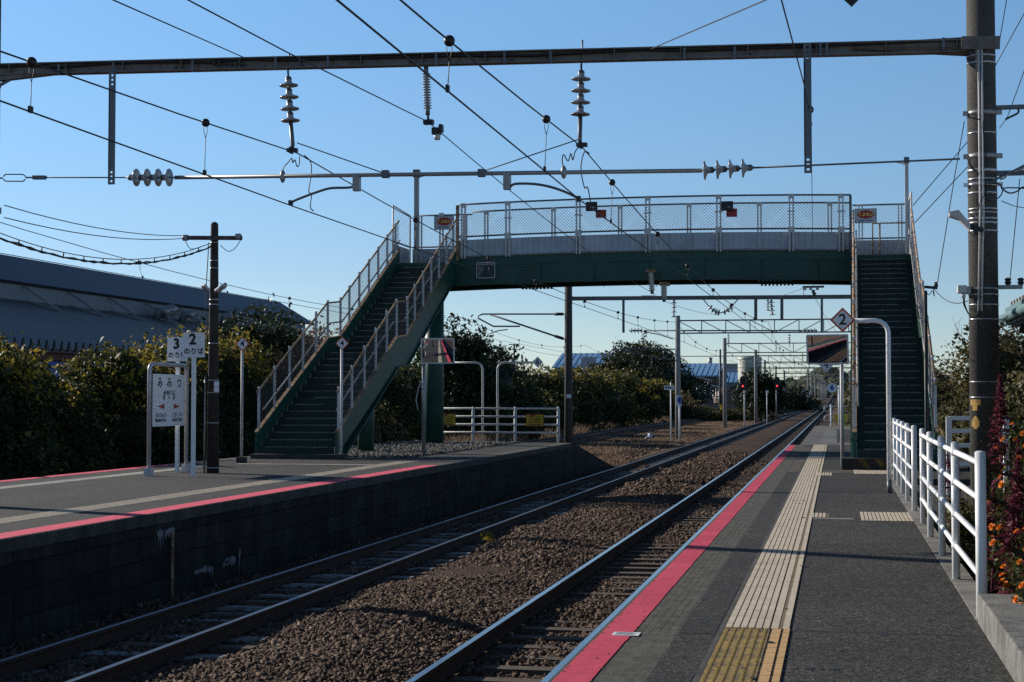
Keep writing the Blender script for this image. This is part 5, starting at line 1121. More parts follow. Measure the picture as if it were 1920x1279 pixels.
for s, px, py in ((-1, 388, 538), (1, 421, 539)):
    q = up(px, py, -.1); mb = MB(); mb.bar((p.x+s*.09, p.y-.08, q.z-.07), (q.x+s*.05, p.y-.2, q.z+.04), .13, .05); lh = thing('pole_lamp', 'grey floodlight on the %s side of the brown utility pole' % ('left' if s < 0 else 'right'), 'lamp', (q.x, q.y, q.z), 'floodlights on the utility pole'); mb.build('housing', GREYW, lh, .01); mb = MB(); mb.bar((p.x+s*.1, p.y-.09, q.z-.1), (q.x+s*.04, p.y-.21, q.z+.005), .11, .02); mb.build('lens', PORC, lh)
MB().tube([(p.x-.16, p.y-.06, PZ), (p.x-.155, p.y-.06, up(392, 705).z)], .022, 8).build('conduit', GALV, up_)
MB().tube(spline([(p.x-.1, p.y-.08, up(397, 640).z), (p.x-.14, p.y-.09, up(394, 560).z), (p.x-.1, p.y-.09, up(398, 480).z), (p.x-.1, p.y-.08, up(400, 455).z)], 5), .01, 6).build('cable', DARK, up_)
q = up(406.5, 725, -.14); MB().box((q.x-.055, q.y-.02, q.z-.105), (q.x+.055, q.y-.012, q.z+.105)).build('plate', SIGNW, up_); text('lettering', 'しご', .065, INK, up_, (q.x, q.y-.022, q.z), (1,0,0), (0,0,1), .001, .001)
MB().tube(spline([up(347, 450, -.14), up(353, 462, -.14), up(362, 467, -.14), up(390, 458, -.1)], 5), .008, 5).build('cable', WIRE, up_); MB().tube(spline([up(452, 449, -.14), up(440, 466, -.14), up(427, 471, -.14), up(413, 460, -.1)], 5), .008, 5).build('cable', WIRE, up_)
gq = gp(8, 385); gq2 = gp(8, 408)
wire_obj('service_wire', 'upper wire from the left edge to the brown utility pole crossarm', sag(gq, up(346, 442, -.14), .12), .008); wire_obj('service_wire', 'lower wire from the left edge to the brown utility pole crossarm', sag(gq2, up(346, 447, -.14), .13), .008)
bn = thing('cable_bundle', 'thick sagging cable bundle tied to the brown utility pole', 'cable', gp(-40, 415)); m0 = sag(gp(-60, 412), up(397, 455, -.1), .45, 26); MB().tube(m0, .008, 5).build('messenger', WIRE, bn)
for k in range(2): MB().tube([v - Vector((0, 0, .05 + .04*abs(math.sin(i*1.3+k*1.1)))) for i, v in enumerate(m0)], .014, 5).build('cable', WIRE, bn)
for i in range(2, 26, 2): MB().tube([m0[i], m0[i]-Vector((0,0,.08))], .012, 4).build('tie', WIRE, bn)

# ------------------------------------------------------------------ second gantry (beyond the footbridge) and the truss gantries
Y2 = 68.7
def g2(px, py): return atY(px, py, Y2)
pl2 = g2(1066, 700); t_ = thing('concrete_pole', 'brown concrete pole with a small number plate beyond the left platform end', 'pole', (pl2.x, Y2, -.3), 'catenary poles'); MB().tube([(pl2.x, Y2, -.4), (pl2.x, Y2, 8.0)], [.19, .165], 20).build('shaft', M('pole_brown', (.06,.052,.048), .85, var=.2, scale=5, bmp=.3), t_)
q = g2(1068, 743); MB().box((q.x-.1, Y2-.22, q.z-.08), (q.x+.1, Y2-.2, q.z+.08)).build('number_plate', SIGNW, t_)
b2 = thing('catenary_beam', 'straight catenary beam seen under the footbridge', 'beam', g2(1300, 559)); a, b = g2(1066, 560), Vector((2.6, Y2, g2(1600, 557).z)); MB().bar(a, b, .2, .17).build('channel', BEAMM, b2)
for px, y0, y1 in ((1169, 560, 624), (1541, 556, 624)): q, r = g2(px, y0), g2(px, y1); MB().bar(q, r, .1, .1).build('drop_arm', GALVD, b2)
q, r, e, f = g2(1417, 560), g2(1417, 599), g2(1466, 560), g2(1466, 599)
for u, v in ((q, r), (e, f)): MB().bar(u, v, .13, .13).build('drop_frame', BEAMM, b2)
mb = MB(); [mb.box((g2(px, 558).x-.03, Y2-.05, g2(px, 558).z), (g2(px, 558).x+.03, Y2+.05, g2(px, 554).z)) for px in range(1205, 1228, 4)]; mb.build('bolt_row', DARK, b2)
mb = MB(); mb.tube([g2(1207, 620), g2(1506, 620)], .03, 8); solo(mb, 'steady_pipe', GALVD, 'distant steady pipe below the second catenary beam', 'pipe')
insulator('insulator_string', 'distant string of four discs on the left of the second steady pipe', 'insulator', g2(1180, 620), g2(1205, 620), 4, .13, PORC, 'far disc insulators'); insulator('insulator_string', 'distant string of four discs on the right of the second steady pipe', 'insulator', g2(1532, 620), g2(1506, 620), 4, .13, PORC, 'far disc insulators')
insulator('insulator_string', 'distant hanging discs under the left part of the second beam', 'insulator', g2(1264, 562), g2(1263, 596), 4, .13, PORCW, 'far disc insulators'); insulator('insulator_string', 'distant hanging discs inside the drop frame of the second beam', 'insulator', g2(1446, 562), g2(1448, 592), 4, .14, PORCW, 'far disc insulators'); insulator('insulator_string', 'slim hanging discs at the left leg of the drop frame', 'insulator', g2(1440, 561), g2(1440, 583), 4, .08, DARK, 'far disc insulators')
t_ = thing('insulator_garland', 'swag of insulators hung in a U below the second catenary beam', 'insulator', g2(1350, 590)); pts = [g2(*q) for q in ((1319, 562), (1328, 573), (1340, 584), (1350, 587), (1362, 584), (1374, 572), (1384, 561))]; MB().tube(pts, .025, 6).build('link', GALVD, t_)
for u in (.22, .3, .38, .46, .62, .7, .78):
    k = u*6; i = int(k); c = pts[i].lerp(pts[i+1], k-i); d = (pts[i+1]-pts[i]).normalized(); mb = MB(); mb.lathe([(.03,-.06),(.12,-.02),(.14,.02),(.03,.05)], c, d, 10); mb.build('insulator_disc', PORC, t_)
mb = MB(); mb.tube([g2(1206, 622), g2(1235, 627), g2(1262, 636)], .025, 6); solo(mb, 'pull_off_arm', GALVD, 'distant pull-off arm left of the first truss gantry', 'arm', 'pull-off arms')
# cantilever for the far left track
ct = thing('cantilever_arm', 'hinged cantilever bracket reaching left from the brown concrete pole', 'cantilever', (pl2.x, Y2, g2(1060, 600).z))
for pts, r in (([(1058, 589), (905, 589), (897, 592), (897, 597), (925, 612), (975, 612)], .035), ([(920, 590), (1058, 636)], .04), ([(914, 627), (935, 620), (952, 618)], .025)): MB().tube([g2(*q) for q in pts], r, 8).build('tube', GALVD, ct)
for q0, q1 in (((1040, 589), (1056, 589)), ((1040, 630), (1056, 635))): MB().cyl(g2(*q0), g2(*q1), .07, .07, 10).build('insulator', DARK, ct)
def truss(Y, xl, xr, zt, zb, n=8, tag_=''):
    t_ = thing('truss_gantry', tag_, 'gantry', ((xl+xr)/2, Y, zb), 'truss gantries over the tracks'); w = .09
    mb = MB(); mb.bar((xl, Y, zt), (xr, Y, zt), w, w); mb.build('chord', BEAMM, t_); mb = MB(); mb.bar((xl, Y, zb), (xr, Y, zb), w, w); mb.build('chord', BEAMM, t_)
    for k in range(n+1):
        x = xl + (xr-xl)*k/n
        if 0 < k < n: MB().bar((x, Y, zb), (x, Y, zt), .06, .06).build('post', BEAMM, t_)
        if k < n:
            x2 = xl + (xr-xl)*(k+1)/n; a, b = ((x, zt), (x2, zb)) if k < n/2 else ((x, zb), (x2, zt)); MB().bar((a[0], Y, a[1]), (b[0], Y, b[1]), .05, .05).build('diagonal', BEAMM, t_)
    for x in (near_x(Y), far_x(Y)):
        mb = MB(); mb.cyl((x, Y, zb), (x, Y, zb-1.0), .02, .02, 6)
        for k in range(4): mb.lathe([(.02,0),(.13,.05),(.02,.09)], (x, Y, zb-.25-k*.14), (0,0,1), 8)
        mb.build('insulator', PORC, t_)
    MB().bar((xl, Y, 5.25+gz(Y)+.35), (xr, Y, 5.25+gz(Y)+.35), .05, .05).build('steady_bar', GALVD, t_)
    return t_
def cpole(X, Y, h, label, r=.17, z=None, mat=POLEF, group='catenary poles'):
    z = gz(Y) if z is None else z; t_ = thing('concrete_pole', label, 'pole', (X, Y, z), group); MB().tube([(X, Y, z-.1), (X, Y, z+h)], [r*1.08, r*.95], 14).build('shaft', mat, t_); return t_
xs_l = {106: atY(1271, 700, 106).x, 147: atY(1359, 700, 147).x, 182: atY(1417, 700, 182).x}
zt_ = {106: atY(1271, 592, 106).z, 147: atY(1359, 634, 147).z, 182: atY(1417, 656, 182).z}
words = {106: 'first and nearest', 147: 'second', 182: 'third'}
for Y, py in ((106, 822), (147, 788), (182, 779)):
    zb = min(.3, atY(1271, py, Y).z); cpole(xs_l[Y], Y, zt_[Y]-(-.35), 'pale concrete pole at the left end of the %s truss gantry' % words[Y], .18, -.35); cpole(2.4, Y, zt_[Y]+.35, 'concrete pole behind the stairs, right end of the %s gantry' % words[Y], .18, -.35)
    a, b = {106: (599, 624), 147: (663, 683), 182: (0, 0)}[Y] if Y != 182 else (0, 0)
    za, zb_ = (7.65, 6.8) if Y == 106 else (7.5, 6.65) if Y == 147 else (7.3, 6.45)
    truss(Y, xs_l[Y], 2.4, za, zb_, 8, '%s truss gantry beyond the footbridge' % words[Y])
for i, Y in enumerate((218, 258, 300)):
    xl = -9.6; cpole(xl, Y, 8, 'thin concrete pole left of the tracks, number %s behind the red signals' % ('one', 'two', 'three')[i], .17); cpole(2.4, Y, 8, 'thin concrete pole right of the tracks, number %s behind the mirror' % ('one', 'two', 'three')[i], .17)
    truss(Y, xl, 2.4, 7.4, 6.5, 6, 'far truss gantry number %s after the red signals' % ('one', 'two', 'three')[i])
ds = ['nearest', 'second', 'third', 'fourth', 'fifth', 'sixth', 'seventh', 'eighth', 'ninth', 'tenth']
for i, Y in enumerate((345, 385, 425, 470, 515, 565, 620, 680, 745, 820)):
    X = near_x(Y) - 3.0; t_ = cpole(X, Y, 9, '%s thin line pole beside the single track towards the hill' % ds[i], .2, None, POLEF, 'line poles'); z = gz(Y)+6.6; MB().bar((X, Y, z), (X+3.2, Y, z), .1, .1).build('cantilever', BEAMM, t_); MB().bar((X, Y, z-1.3), (X+2.4, Y, z), .07, .07).build('brace', BEAMM, t_)
# cantilever of the first truss pole towards the left track
t_ = thing('cantilever_arm', 'distant cantilever bracket crossing the big dark tree', 'cantilever', (xs_l[106], 106, 6)); 
def g3(px, py): return atY(px, py, 106)
for pts in ([(1268, 655), (1150, 655), (1142, 660)], [(1170, 657), (1232, 672), (1268, 673)], [(1244, 655), (1244, 672), (1262, 660)]): MB().tube([g3(*q) for q in pts], .05, 6).build('tube', GALVD, t_)
# signals
for lab, px, py, ex, ey, Y in (('left railway signal showing red beside the cream tank', 1393, 719, 1396, 780, 150), ('right railway signal showing red on a tall dark post', 1457, 719, 1456, 777, 165)):
    c = atY(px, py, Y); b = atY(ex, ey, Y); t_ = thing('railway_signal', lab, 'signal', (b.x, Y, -.35), 'railway signals')
    MB().cyl((b.x, Y, -.4), (b.x, Y, c.z+.1), .07, .06, 8).build('post', GALVD if px > 1400 else GREYW, t_)
    mb = MB(); mb.prism([(c.x+.28*math.cos(a)*1.0, Y-.1, c.z+(.42 if math.sin(a) > 0 else -.42)+.28*math.sin(a)) for a in [k*PI/8+.001 for k in range(16)]], (0, .08, 0)); mb.build('backboard', BLACK, t_)
    for dz in (-.28, .28):
        MB().cyl((c.x, Y-.3, c.z+dz+.02), (c.x, Y-.1, c.z+dz+.02), .14, .14, 12).build('hood', BLACK, t_)
    MB().cyl((c.x, Y-.315, c.z-.26), (c.x, Y-.3, c.z-.26), .09, .09, 12).build('red_lamp', LAMPR, t_)
    MB().box((b.x-.25, Y-.15, c.z-.95), (b.x+.25, Y+.15, c.z-.88)).build('platform', GALVD, t_)
# trackside signs between the tracks
q = atY(1258, 823, 100); c = atY(1255, 727, q.y-.03); e = atY(1258, 717, q.y)
t_ = thing('trackside_sign', 'slim white post with a small white name plate left of the pale pole', 'sign', (q.x, q.y, -.3)); MB().cyl((q.x, q.y, -.4), (q.x, q.y, e.z), .04, .04, 8).build('post', WHITE, t_); MB().box((c.x-.32, q.y-.06, c.z-.14), (c.x+.32, q.y-.045, c.z+.14)).build('plate', SIGNW, t_); text('lettering', '車両停止', .13, INK, t_, (c.x, q.y-.065, c.z), (1,0,0), (0,0,1), .004)
q = atY(1274, 822, 100); c = atY(1273, 752, q.y-.03)
t_ = thing('trackside_sign', 'blue wave sign on a white post in front of the pale pole', 'sign', (q.x, q.y, -.3)); MB().cyl((q.x, q.y, -.4), (q.x, q.y, c.z), .045, .045, 8).build('post', WHITE, t_); MB().box((c.x-.16, q.y-.06, c.z-.34), (c.x+.16, q.y-.045, c.z+.34)).build('plate', SIGNW, t_)
mb = MB(); pts = [(c.x+.14, q.y-.064, c.z+.3)] + [(c.x+.14-.24*math.sin(a), q.y-.064, c.z+.06+.24*math.cos(a)) for a in (0, .4, .8, 1.2, 1.6, 2.0, 2.4, 2.8, PI)] + [(c.x+.14, q.y-.064, c.z-.18)]; mb.prism(pts, (0, .004, 0)); mb.build('blue_wave', INKB, t_)
q = atZ(1440, 775, -.3); t_ = thing('trackside_sign', 'thin white post with a round top near the right red signal', 'sign', (atY(1438, 775, 155).x, 155, -.3)); x = atY(1438, 775, 155).x; MB().cyl((x, 155, -.4), (x, 155, atY(1438, 737, 155).z), .04, .04, 6).build('post', WHITE, t_); c = atY(1438, 735, 154.9); mb = MB(); mb.prism([(c.x+.16*math.cos(k*PI/6), 154.9, c.z+.16*math.sin(k*PI/6)) for k in range(12)], (0, .02, 0)); mb.build('round_plate', SIGNW, t_)
q = atZ(1217, 822, -.3); mb = MB(); V, F, tt = stones(5, q.x+rng.uniform(-.1, .1, 5), q.y+rng.uniform(-.1, .1, 5), -.33+np.linspace(.0, .4, 5), np.linspace(.36, .14, 5), 1.3); ob = np_mesh('crumpled_sheet', V, F, M('plastic_sheet', (.4,.46,.58), .5, var=.2), tint=tt); tag(ob, 'pale blue crumpled plastic sheet on the gravel between the tracks', 'plastic sheet')
# ------------------------------------------------------------------ vegetation
def leaf_quads(P, s, up_bias=.3, asp=.55):
    n = len(P); nrm = rng.normal(size=(n, 3)); nrm[:, 2] += up_bias; nrm /= np.linalg.norm(nrm, axis=1)[:, None]
    a = np.cross(nrm, rng.normal(size=(n, 3))); a /= np.linalg.norm(a, axis=1)[:, None] + 1e-9; b = np.cross(nrm, a)
    s = s[:, None]; V = np.stack([P - a*s, P - b*s*asp + nrm*s*.12, P + a*s, P + b*s*asp + nrm*s*.12], 1)
    return V.reshape(-1, 3).astype(np.float32), np.arange(n*4).reshape(n, 4)
def lobes_for(c, r, h, z0, k):
    L = []
    for i in range(k):
        a = random.uniform(0, 2*PI); u = random.random(); zz = z0 + h*(.16 + .62*u); rad = r*(.58 if u < .6 else .4)*random.uniform(.6, 1.2)
        d = r*random.uniform(.3, .75)*(1 - .55*max(0, u-.4)); L.append((np.array([c[0]+d*math.cos(a), c[1]+d*math.sin(a), zz]), np.array([rad, rad, rad*random.uniform(.7, .95)*min(1.15, h/(2*r)*1.2)])))
    L.append((np.array([c[0], c[1], z0+h*.72]), np.array([r*.62, r*.62, h*.27]))); L.append((np.array([c[0], c[1], z0+h*.35]), np.array([r*.85, r*.85, h*.36])))
    return L
def crown(L, n, size, z0, ytop=0.0, h=4, tl=0.0, sparse=0.0):
    w = np.array([np.prod(l[1])**(2/3) for l in L]); w /= w.sum(); idx = rng.choice(len(L), n, p=w)
    lt = rng.normal(0, .13, len(L))
    C = np.array([l[0] for l in L])[idx]; Rr = np.array([l[1] for l in L])[idx]
    d = rng.normal(size=(n, 3)); d /= np.linalg.norm(d, axis=1)[:, None]; rad = 1.04 - np.abs(rng.normal(0, .16 + .2*sparse, n)) + (rng.random(n) < .07)*rng.uniform(0, .2, n)
    fr = 3.0/np.maximum(.6, Rr.mean(1)); bm_ = 1 + .16*np.sin(d[:,0]*5*fr+idx) * np.sin(d[:,1]*5*fr+2*idx) + .12*np.sin(d[:,2]*9*fr+d[:,0]*7)
    P = C + d*Rr*(rad*bm_)[:, None]
    keep = P[:, 2] > z0 + .02
    for c, r in L:
        q = ((P - c)/r); keep &= (np.sqrt((q*q).sum(1)) > .45)
    P = P[keep]; idx = idx[keep]
    # shoots that break the outline
    SP = []
    rm = float(np.mean([l[1].mean() for l in L])); si = []
    for k in range(int(36 + 10*sparse)):
        b = random.randrange(len(L)); c, r = L[b]; dd = rng.normal(size=3); dd[2] = abs(dd[2]) + .3; dd /= np.linalg.norm(dd); ln = rm*random.uniform(.15, .5); m = int(30*max(.5, rm/1.5)); u = rng.uniform(0, 1, m)
        bend = rng.normal(0, .3, 3); SP.append(c + dd*r*.92 + (dd*ln)[None]*u[:, None] + (bend*ln)[None]*(u**2)[:, None] + rng.normal(0, 1, (m, 3))*(.09*rm*(1.15-u))[:, None]); si.append(np.full(m, b))
    SP = np.vstack(SP); P = np.vstack([P, SP]); idx = np.concatenate([idx, np.concatenate(si)]); n = len(P)
    V, F = leaf_quads(P, np.clip(rng.lognormal(0, .38, n), .4, 2.3)*size*.46)
    t = np.clip(rng.beta(2, 3.2, n)*.75 + lt[idx] + .1*np.sin(P[:,0]*1.9+P[:,2]*2.3) + tl, 0, .88)
    if ytop > 0:
        hi = (P[:, 2]-z0)/h; pat = np.sin(P[:,0]*1.3+2*np.sin(P[:,1]*.9))+np.sin(P[:,1]*1.7+P[:,2]); m = (hi + .2*pat + rng.normal(0, .08, n) > 1.1 - ytop*.34) & (rng.random(n) < .8); t[m] = rng.uniform(.86, 1.0, m.sum())
    return V, F, t
def core(L, k=.8):
    mb = MB()
    for c, r in L:
        n = 9; b = len(mb.v); mb.ball(c, 1.0, n, (r[0]*k, r[1]*k, r[2]*k))
    return np.array(mb.v, dtype=np.float32), mb.f
def plant(name, label, cat, X, Y, h, r, n, size, mat, ytop=0, group=None, z0=-.35, k=11, trunk=True, tl=0., sparse=0., twigs=0, bark=None, use_core=True):
    t_ = thing(name, label, cat, (X, Y, z0), group); L = lobes_for((X, Y), r, h, z0, int(k*1.25)); V, F, t = crown(L, n, size, z0, ytop, h, tl, sparse)
    if use_core:
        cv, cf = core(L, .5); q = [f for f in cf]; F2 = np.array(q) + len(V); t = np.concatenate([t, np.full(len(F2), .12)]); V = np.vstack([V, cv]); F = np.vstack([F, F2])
    np_mesh('crown', V, F, mat, t_, t)
    mb = MB()
    lim = [l[0] for l in L[:7]]
    mb.tube([(X, Y, z0-.2), (X+.05, Y, z0+h*.3), (X, Y, z0+h*.6)], [.05*r+.05, .04*r+.03, .02*r+.01], 7)
    for c in lim: a = Vector((X, Y, z0+h*random.uniform(.1, .4))); c = Vector(c); m_ = a.lerp(c, .5)+Vector((random.uniform(-.2,.2), random.uniform(-.2,.2), .1)); mb.tube([a, m_, c], [.03*r+.01, .02*r+.008, .006], 5)
    for i in range(twigs):
        c, rr_2 = L[random.randrange(len(L))]; d = Vector((random.gauss(0,1), random.gauss(0,1), abs(random.gauss(.6,.6)))).normalized(); a = Vector(c)+Vector((d.x*rr_2[0]*.3, d.y*rr_2[1]*.3, d.z*rr_2[2]*.3)); b = Vector(c)+Vector((d.x*rr_2[0]*1.25, d.y*rr_2[1]*1.25, d.z*rr_2[2]*1.35)); m_ = a.lerp(b, .5)+Vector((random.uniform(-.15,.15), random.uniform(-.15,.15), 0)); mb.tube([a, m_, b], [.016, .011, .004], 4, False)
        for j in range(2): e = m_.lerp(b, random.random()); mb.tube([e, e+Vector((random.uniform(-.4,.4), random.uniform(-.4,.4), random.uniform(.1,.5)))], [.008, .003], 3, False)
    mb.build('trunk', bark or BARK, t_)
    return t_
G1 = 'bushes of the hedge along the far left track'
hed = [(-60, 606, -21.5, 2.2, .3, 'dark bush cut by the left edge of the view'), (10, 628, -22, 1.8, .35, 'leafy dark bush at the left edge under the warehouse roof'),
       (74, 704, -21.2, 1.4, .2, 'low dark bush in front of the blue warehouse wall'), (124, 702, -21.3, 1.4, .3, 'low bush just right of the blue warehouse wall'),
       (196, 640, -22, 2.0, .95, 'bush with a yellow top left of the station name board'), (262, 644, -21.6, 2.0, .8, 'green and yellow bush behind the station name board'),
       (318, 616, -22, 2.3, .7, 'bush with yellowish tips behind platform sign 3'), (376, 611, -22.2, 2.2, .5, 'bush behind platform sign 2 and the brown utility pole'),
       (437, 618, -21.8, 2.2, .85, 'bush with orange and yellow leaves right of the brown utility pole'), (545, 640, -22, 2.6, .6, 'brownish bush behind the foot of the left stairs'),
       (610, 600, -22.6, 2.5, .7, 'autumn bush seen through the rail of the left stairs'), (690, 655, -22, 2.6, .2, 'dark bush under the left stairs beside the thin green column'),
       (760, 668, -22, 2.8, .2, 'dark bush between the two green columns')]
for px, py, X, r, yt, lab in hed:
    p = atX(px, py, X); plant('hedge_bush', lab, 'bush', X, p.y, p.z + .2, r, 22000, .15, LEAFD if px not in (545, 610) else LEAFB, yt, G1, k=13, twigs=40)
for Y, h_, lab in ((30.5, 3.6, 'hedge bush beyond the left edge of the view, nearest of three'), (26.0, 4.0, 'hedge bush beyond the left edge of the view, middle of three'), (21.0, 3.5, 'hedge bush beyond the left edge of the view, last of three')):
    plant('hedge_bush', lab, 'bush', -21.6, Y, h_, 2.3, 9000, .2, LEAFD, .5, G1, k=12, twigs=14)
p = atX(492, 574, -23.5); plant('round_tree', 'round dark green tree behind the left diamond sign 4', 'tree', -23.5, p.y, p.z+.35, 3.0, 34000, .16, LEAFG, 0, None, k=14, twigs=10)
G2 = 'trees beyond the left platform end'
for px, py, X, r, n, s, yt, mt, lab in [(848, 596, -23.5, 4.0, 12000, .26, 0, LEAFG, 'tall dark tree right behind the thick green column'), (905, 648, -23, 3.2, 8000, .26, 0, LEAFG, 'dark tree sloping down right of the thick green column'),
        (950, 693, -21.5, 2.8, 7000, .26, .25, LEAFD, 'green bush below the distant power pole'), (1006, 681, -22, 3.2, 8000, .28, .3, LEAFD, 'light-flecked bush behind the diamond sign 6'),
        (1062, 690, -22, 3.0, 7000, .28, .2, LEAFD, 'dark bush behind the brown concrete pole'), (1112, 688, -22, 4.0, 9000, .3, .75, LEAFD, 'bush with a yellow patch right of the brown concrete pole'),
        (1158, 694, -22.5, 4.2, 9000, .32, .1, LEAFD, 'dark bush in front of the big round tree'), (1196, 640, -30, 8.6, 16000, .45, 0, LEAFG, 'biggest round dark tree, left of the pale pole'),
        (1222, 710, -22, 4.4, 8000, .36, 1.0, LEAFD, 'yellow-topped bush left of the pale concrete pole'), (1262, 733, -21.5, 4.0, 6000, .4, .4, LEAFB, 'brown bush just behind the pale concrete pole')]:
    p = atX(px, py, X); plant('round_tree' if py < 660 else 'hedge_bush', lab, 'tree' if py < 660 else 'bush', X, p.y, p.z+.35, r, int(n*(2.0 if r < 8 else 4)), s*.8, mt, yt, G2, k=13)
for px, py, Y, r, h_, mt, lab in [(1425, 690, 190, 3.4, 0, LEAFG, 'dark conifer-like tree between the two red signals'), (1345, 768, 200, 3.0, 0, LEAFD, 'low bush at the foot of the second pale pole'), (1300, 760, 195, 3.4, 0, LEAFB, 'brown undergrowth below the blue-roofed works'),
        (1400, 762, 205, 2.2, 0, LEAFB, 'dry scrub by the left red signal'), (1480, 728, 330, 5.5, 0, LEAFG, 'far dark tree in front of the hill, right of the right signal'), (1495, 741, 400, 6, 0, LEAFD, 'far green clump beneath the hill'), (1512, 745, 360, 3.2, 0, LEAFB, 'far brown scrub beside the line poles')]:
    p = atY(px, py, Y); z0 = gz(Y); plant('far_tree', lab, 'tree' if mt is LEAFG else 'bush', p.x, Y, p.z-z0, r, 7000, .018*math.sqrt(Y)+.04, mt, .1, None, z0, 9)
# right-hand shrubs behind the stairs
for X, Y, h, r, n, mt, tl, tw, lab in [(4.6, 50, 5.1, 2.0, 5200, LEAFB, .05, 90, 'sparse brown shrub right beside the right stair rail'), (5.0, 42, 4.9, 1.9, 5200, LEAFB, .1, 90, 'tall twiggy shrub left of the thick concrete pole'), (4.2, 36, 3.5, 1.3, 4200, LEAFB, 0, 50, 'low brown shrub at the foot of the right stairs'),
        (7.4, 48, 5.0, 2.2, 5200, LEAFB, .12, 80, 'reddish-brown shrub under the teal eave'), (5.3, 31, 2.3, 1.3, 5200, LEAFC, .1, 10, 'bright green shrub right of the thick concrete pole'), (3.5, 29, 1.5, .8, 3000, LEAFC, 0, 8, 'small green bush behind the white gate frame'), (9, 60, 6, 3, 5200, LEAFB, 0, 60, 'far brown tree behind the teal eave'), (3.6, 62, 4.4, 2, 4000, LEAFB, .1, 60, 'brown thicket glimpsed behind the right stairs')]:
    plant('twiggy_shrub', lab, 'shrub', X, Y, h, r, int(n*3.2), .13 if Y > 33 else .1, mt, 0, 'shrubs on the right', -.3, 12, True, tl, .5, tw, None, True)
for X, Y, h, r, lab in [(1.2, 130, 3.5, 2.2, 'far bush beyond the right platform end'), (3.0, 180, 5.5, 3, 'far tree right of the line behind the white poles'), (2.2, 260, 6, 3.5, 'farthest tree right of the line beside the hill')]:
    plant('far_tree', lab, 'bush', X+1.5, Y, h, r, 3200, .3, LEAFB, .3, None, gz(Y), 9)
# flowers
SZ = .78
def amaranth(x, y, h, lab, plume=1.0, lean=(0, 0)):
    t_ = thing('amaranth_plant', lab, 'flower', (x, y, SZ), 'dark red amaranth plants'); top = Vector((x+lean[0], y+lean[1], SZ+h)); bs = Vector((x, y, SZ))
    mb = MB(); mb.tube([bs, bs.lerp(top, .5)+Vector((.01,.01,0)), top], [.014, .011, .005], 6); mb.build('stem', M('amaranth_stem', (.16,.02,.045), .6, var=.2) if 'amaranth_stem' not in bpy.data.materials else bpy.data.materials['amaranth_stem'], t_)
    Vs, Fs, Ts = [], [], []; off = 0; nl = int(75*h)
    for i in range(nl):
        u = .12 + .8*random.random()**.8; p = bs.lerp(top, u); a = random.uniform(0, 2*PI); Ln = random.uniform(.1, .22)*(1.15-.6*u); d = Vector((math.cos(a), math.sin(a), random.uniform(-.1, .75))).normalized(); sd = d.cross(Vector((0,0,1))).normalized(); m_ = p + d*Ln*.45; e = p + d*Ln - Vector((0,0,Ln*.35)); w = Ln*random.uniform(.13, .2)
        Vs += [p, m_+sd*w, e, m_-sd*w]; Fs.append((off, off+1, off+2, off+3)); off += 4; Ts.append(random.betavariate(2, 2.5))
    np_mesh('leaves', np.array([tuple(v) for v in Vs]), np.array(Fs), AMAR, t_, np.array(Ts))
    plume *= .55; n = int(900*plume); u = rng.uniform(0, 1, n); ax = np.array(bs.lerp(top, .66))[None]+(np.array(top)-np.array(bs.lerp(top, .66)))[None]*u[:, None]*1.12; rad = .055*(1.1-u)*plume**.5; P = ax + rng.normal(0, 1, (n, 3))*rad[:, None]*np.array([1,1,.6]); V, F = leaf_quads(P, rng.uniform(.012, .028, n), .5, .45); np_mesh('plume', V, F, AMAR, t_, rng.uniform(.3, .9, n))
    return t_
def headf(mb_, c, s):
    for ring, (rr1, nz, k) in enumerate(((1.0, .1, 9), (.7, .35, 7), (.4, .5, 5))):
        for j in range(k):
            a = 2*PI*j/k + ring*.4 + random.uniform(-.15, .15); d = Vector((math.cos(a), math.sin(a), 0)); sd = Vector((-d.y, d.x, 0)); w = s*.34; mb_.append([c+d*s*.12, c+d*s*rr1*.7+sd*w+Vector((0,0,s*nz)), c+d*s*rr1+Vector((0,0,s*nz*.7)), c+d*s*rr1*.7-sd*w+Vector((0,0,s*nz))])
def marigold(x, y, h, r, nf, lab, nl=1500):
    t_ = thing('marigold_plant', lab, 'flower', (x, y, SZ), 'orange marigold plants'); n = nl; d = rng.normal(size=(n, 3)); d /= np.linalg.norm(d, axis=1)[:, None]; P = np.array([x, y, SZ+h*.52])+d*np.array([r, r, h*.52])*(rng.uniform(.25, 1.05, n)**.6)[:, None]; P[:, 2] = np.maximum(P[:, 2], SZ+.02)
    V, F = leaf_quads(P, rng.uniform(.012, .032, n), .3, .42); np_mesh('foliage', V, F, LEAFD, t_, np.clip(rng.beta(2, 3, n), 0, 1))
    mb = MB()
    for i in range(9): a = random.uniform(0, 2*PI); mb.tube([(x, y, SZ), (x+.4*r*math.cos(a), y+.4*r*math.sin(a), SZ+h*.5), (x+.8*r*math.cos(a), y+.8*r*math.sin(a), SZ+h*.9)], [.008, .006, .003], 4, False)
    mb.build('stems', LEAFC, t_)
    for i in range(nf):
        a = random.uniform(PI*.95, PI*1.75); u = random.uniform(-.5, 1); c = Vector((x+1.05*r*math.cos(a)*math.sqrt(1-u*u*.9), y+1.05*r*math.sin(a)*math.sqrt(1-u*u*.9), SZ+h*.52+h*.54*u)); q = []; headf(q, Vector((0,0,0)), random.uniform(.022, .036))
        tl = Matrix.Rotation(random.uniform(.2, 1.3), 3, Vector((math.sin(a), -math.cos(a), 0))*-1); V = np.array([tuple(c+tl@v) for f in q for v in f]); np_mesh('flower', V, np.arange(len(V)).reshape(-1, 4), MARI, t_, rng.uniform(0, 1, len(V)//4))
    return t_
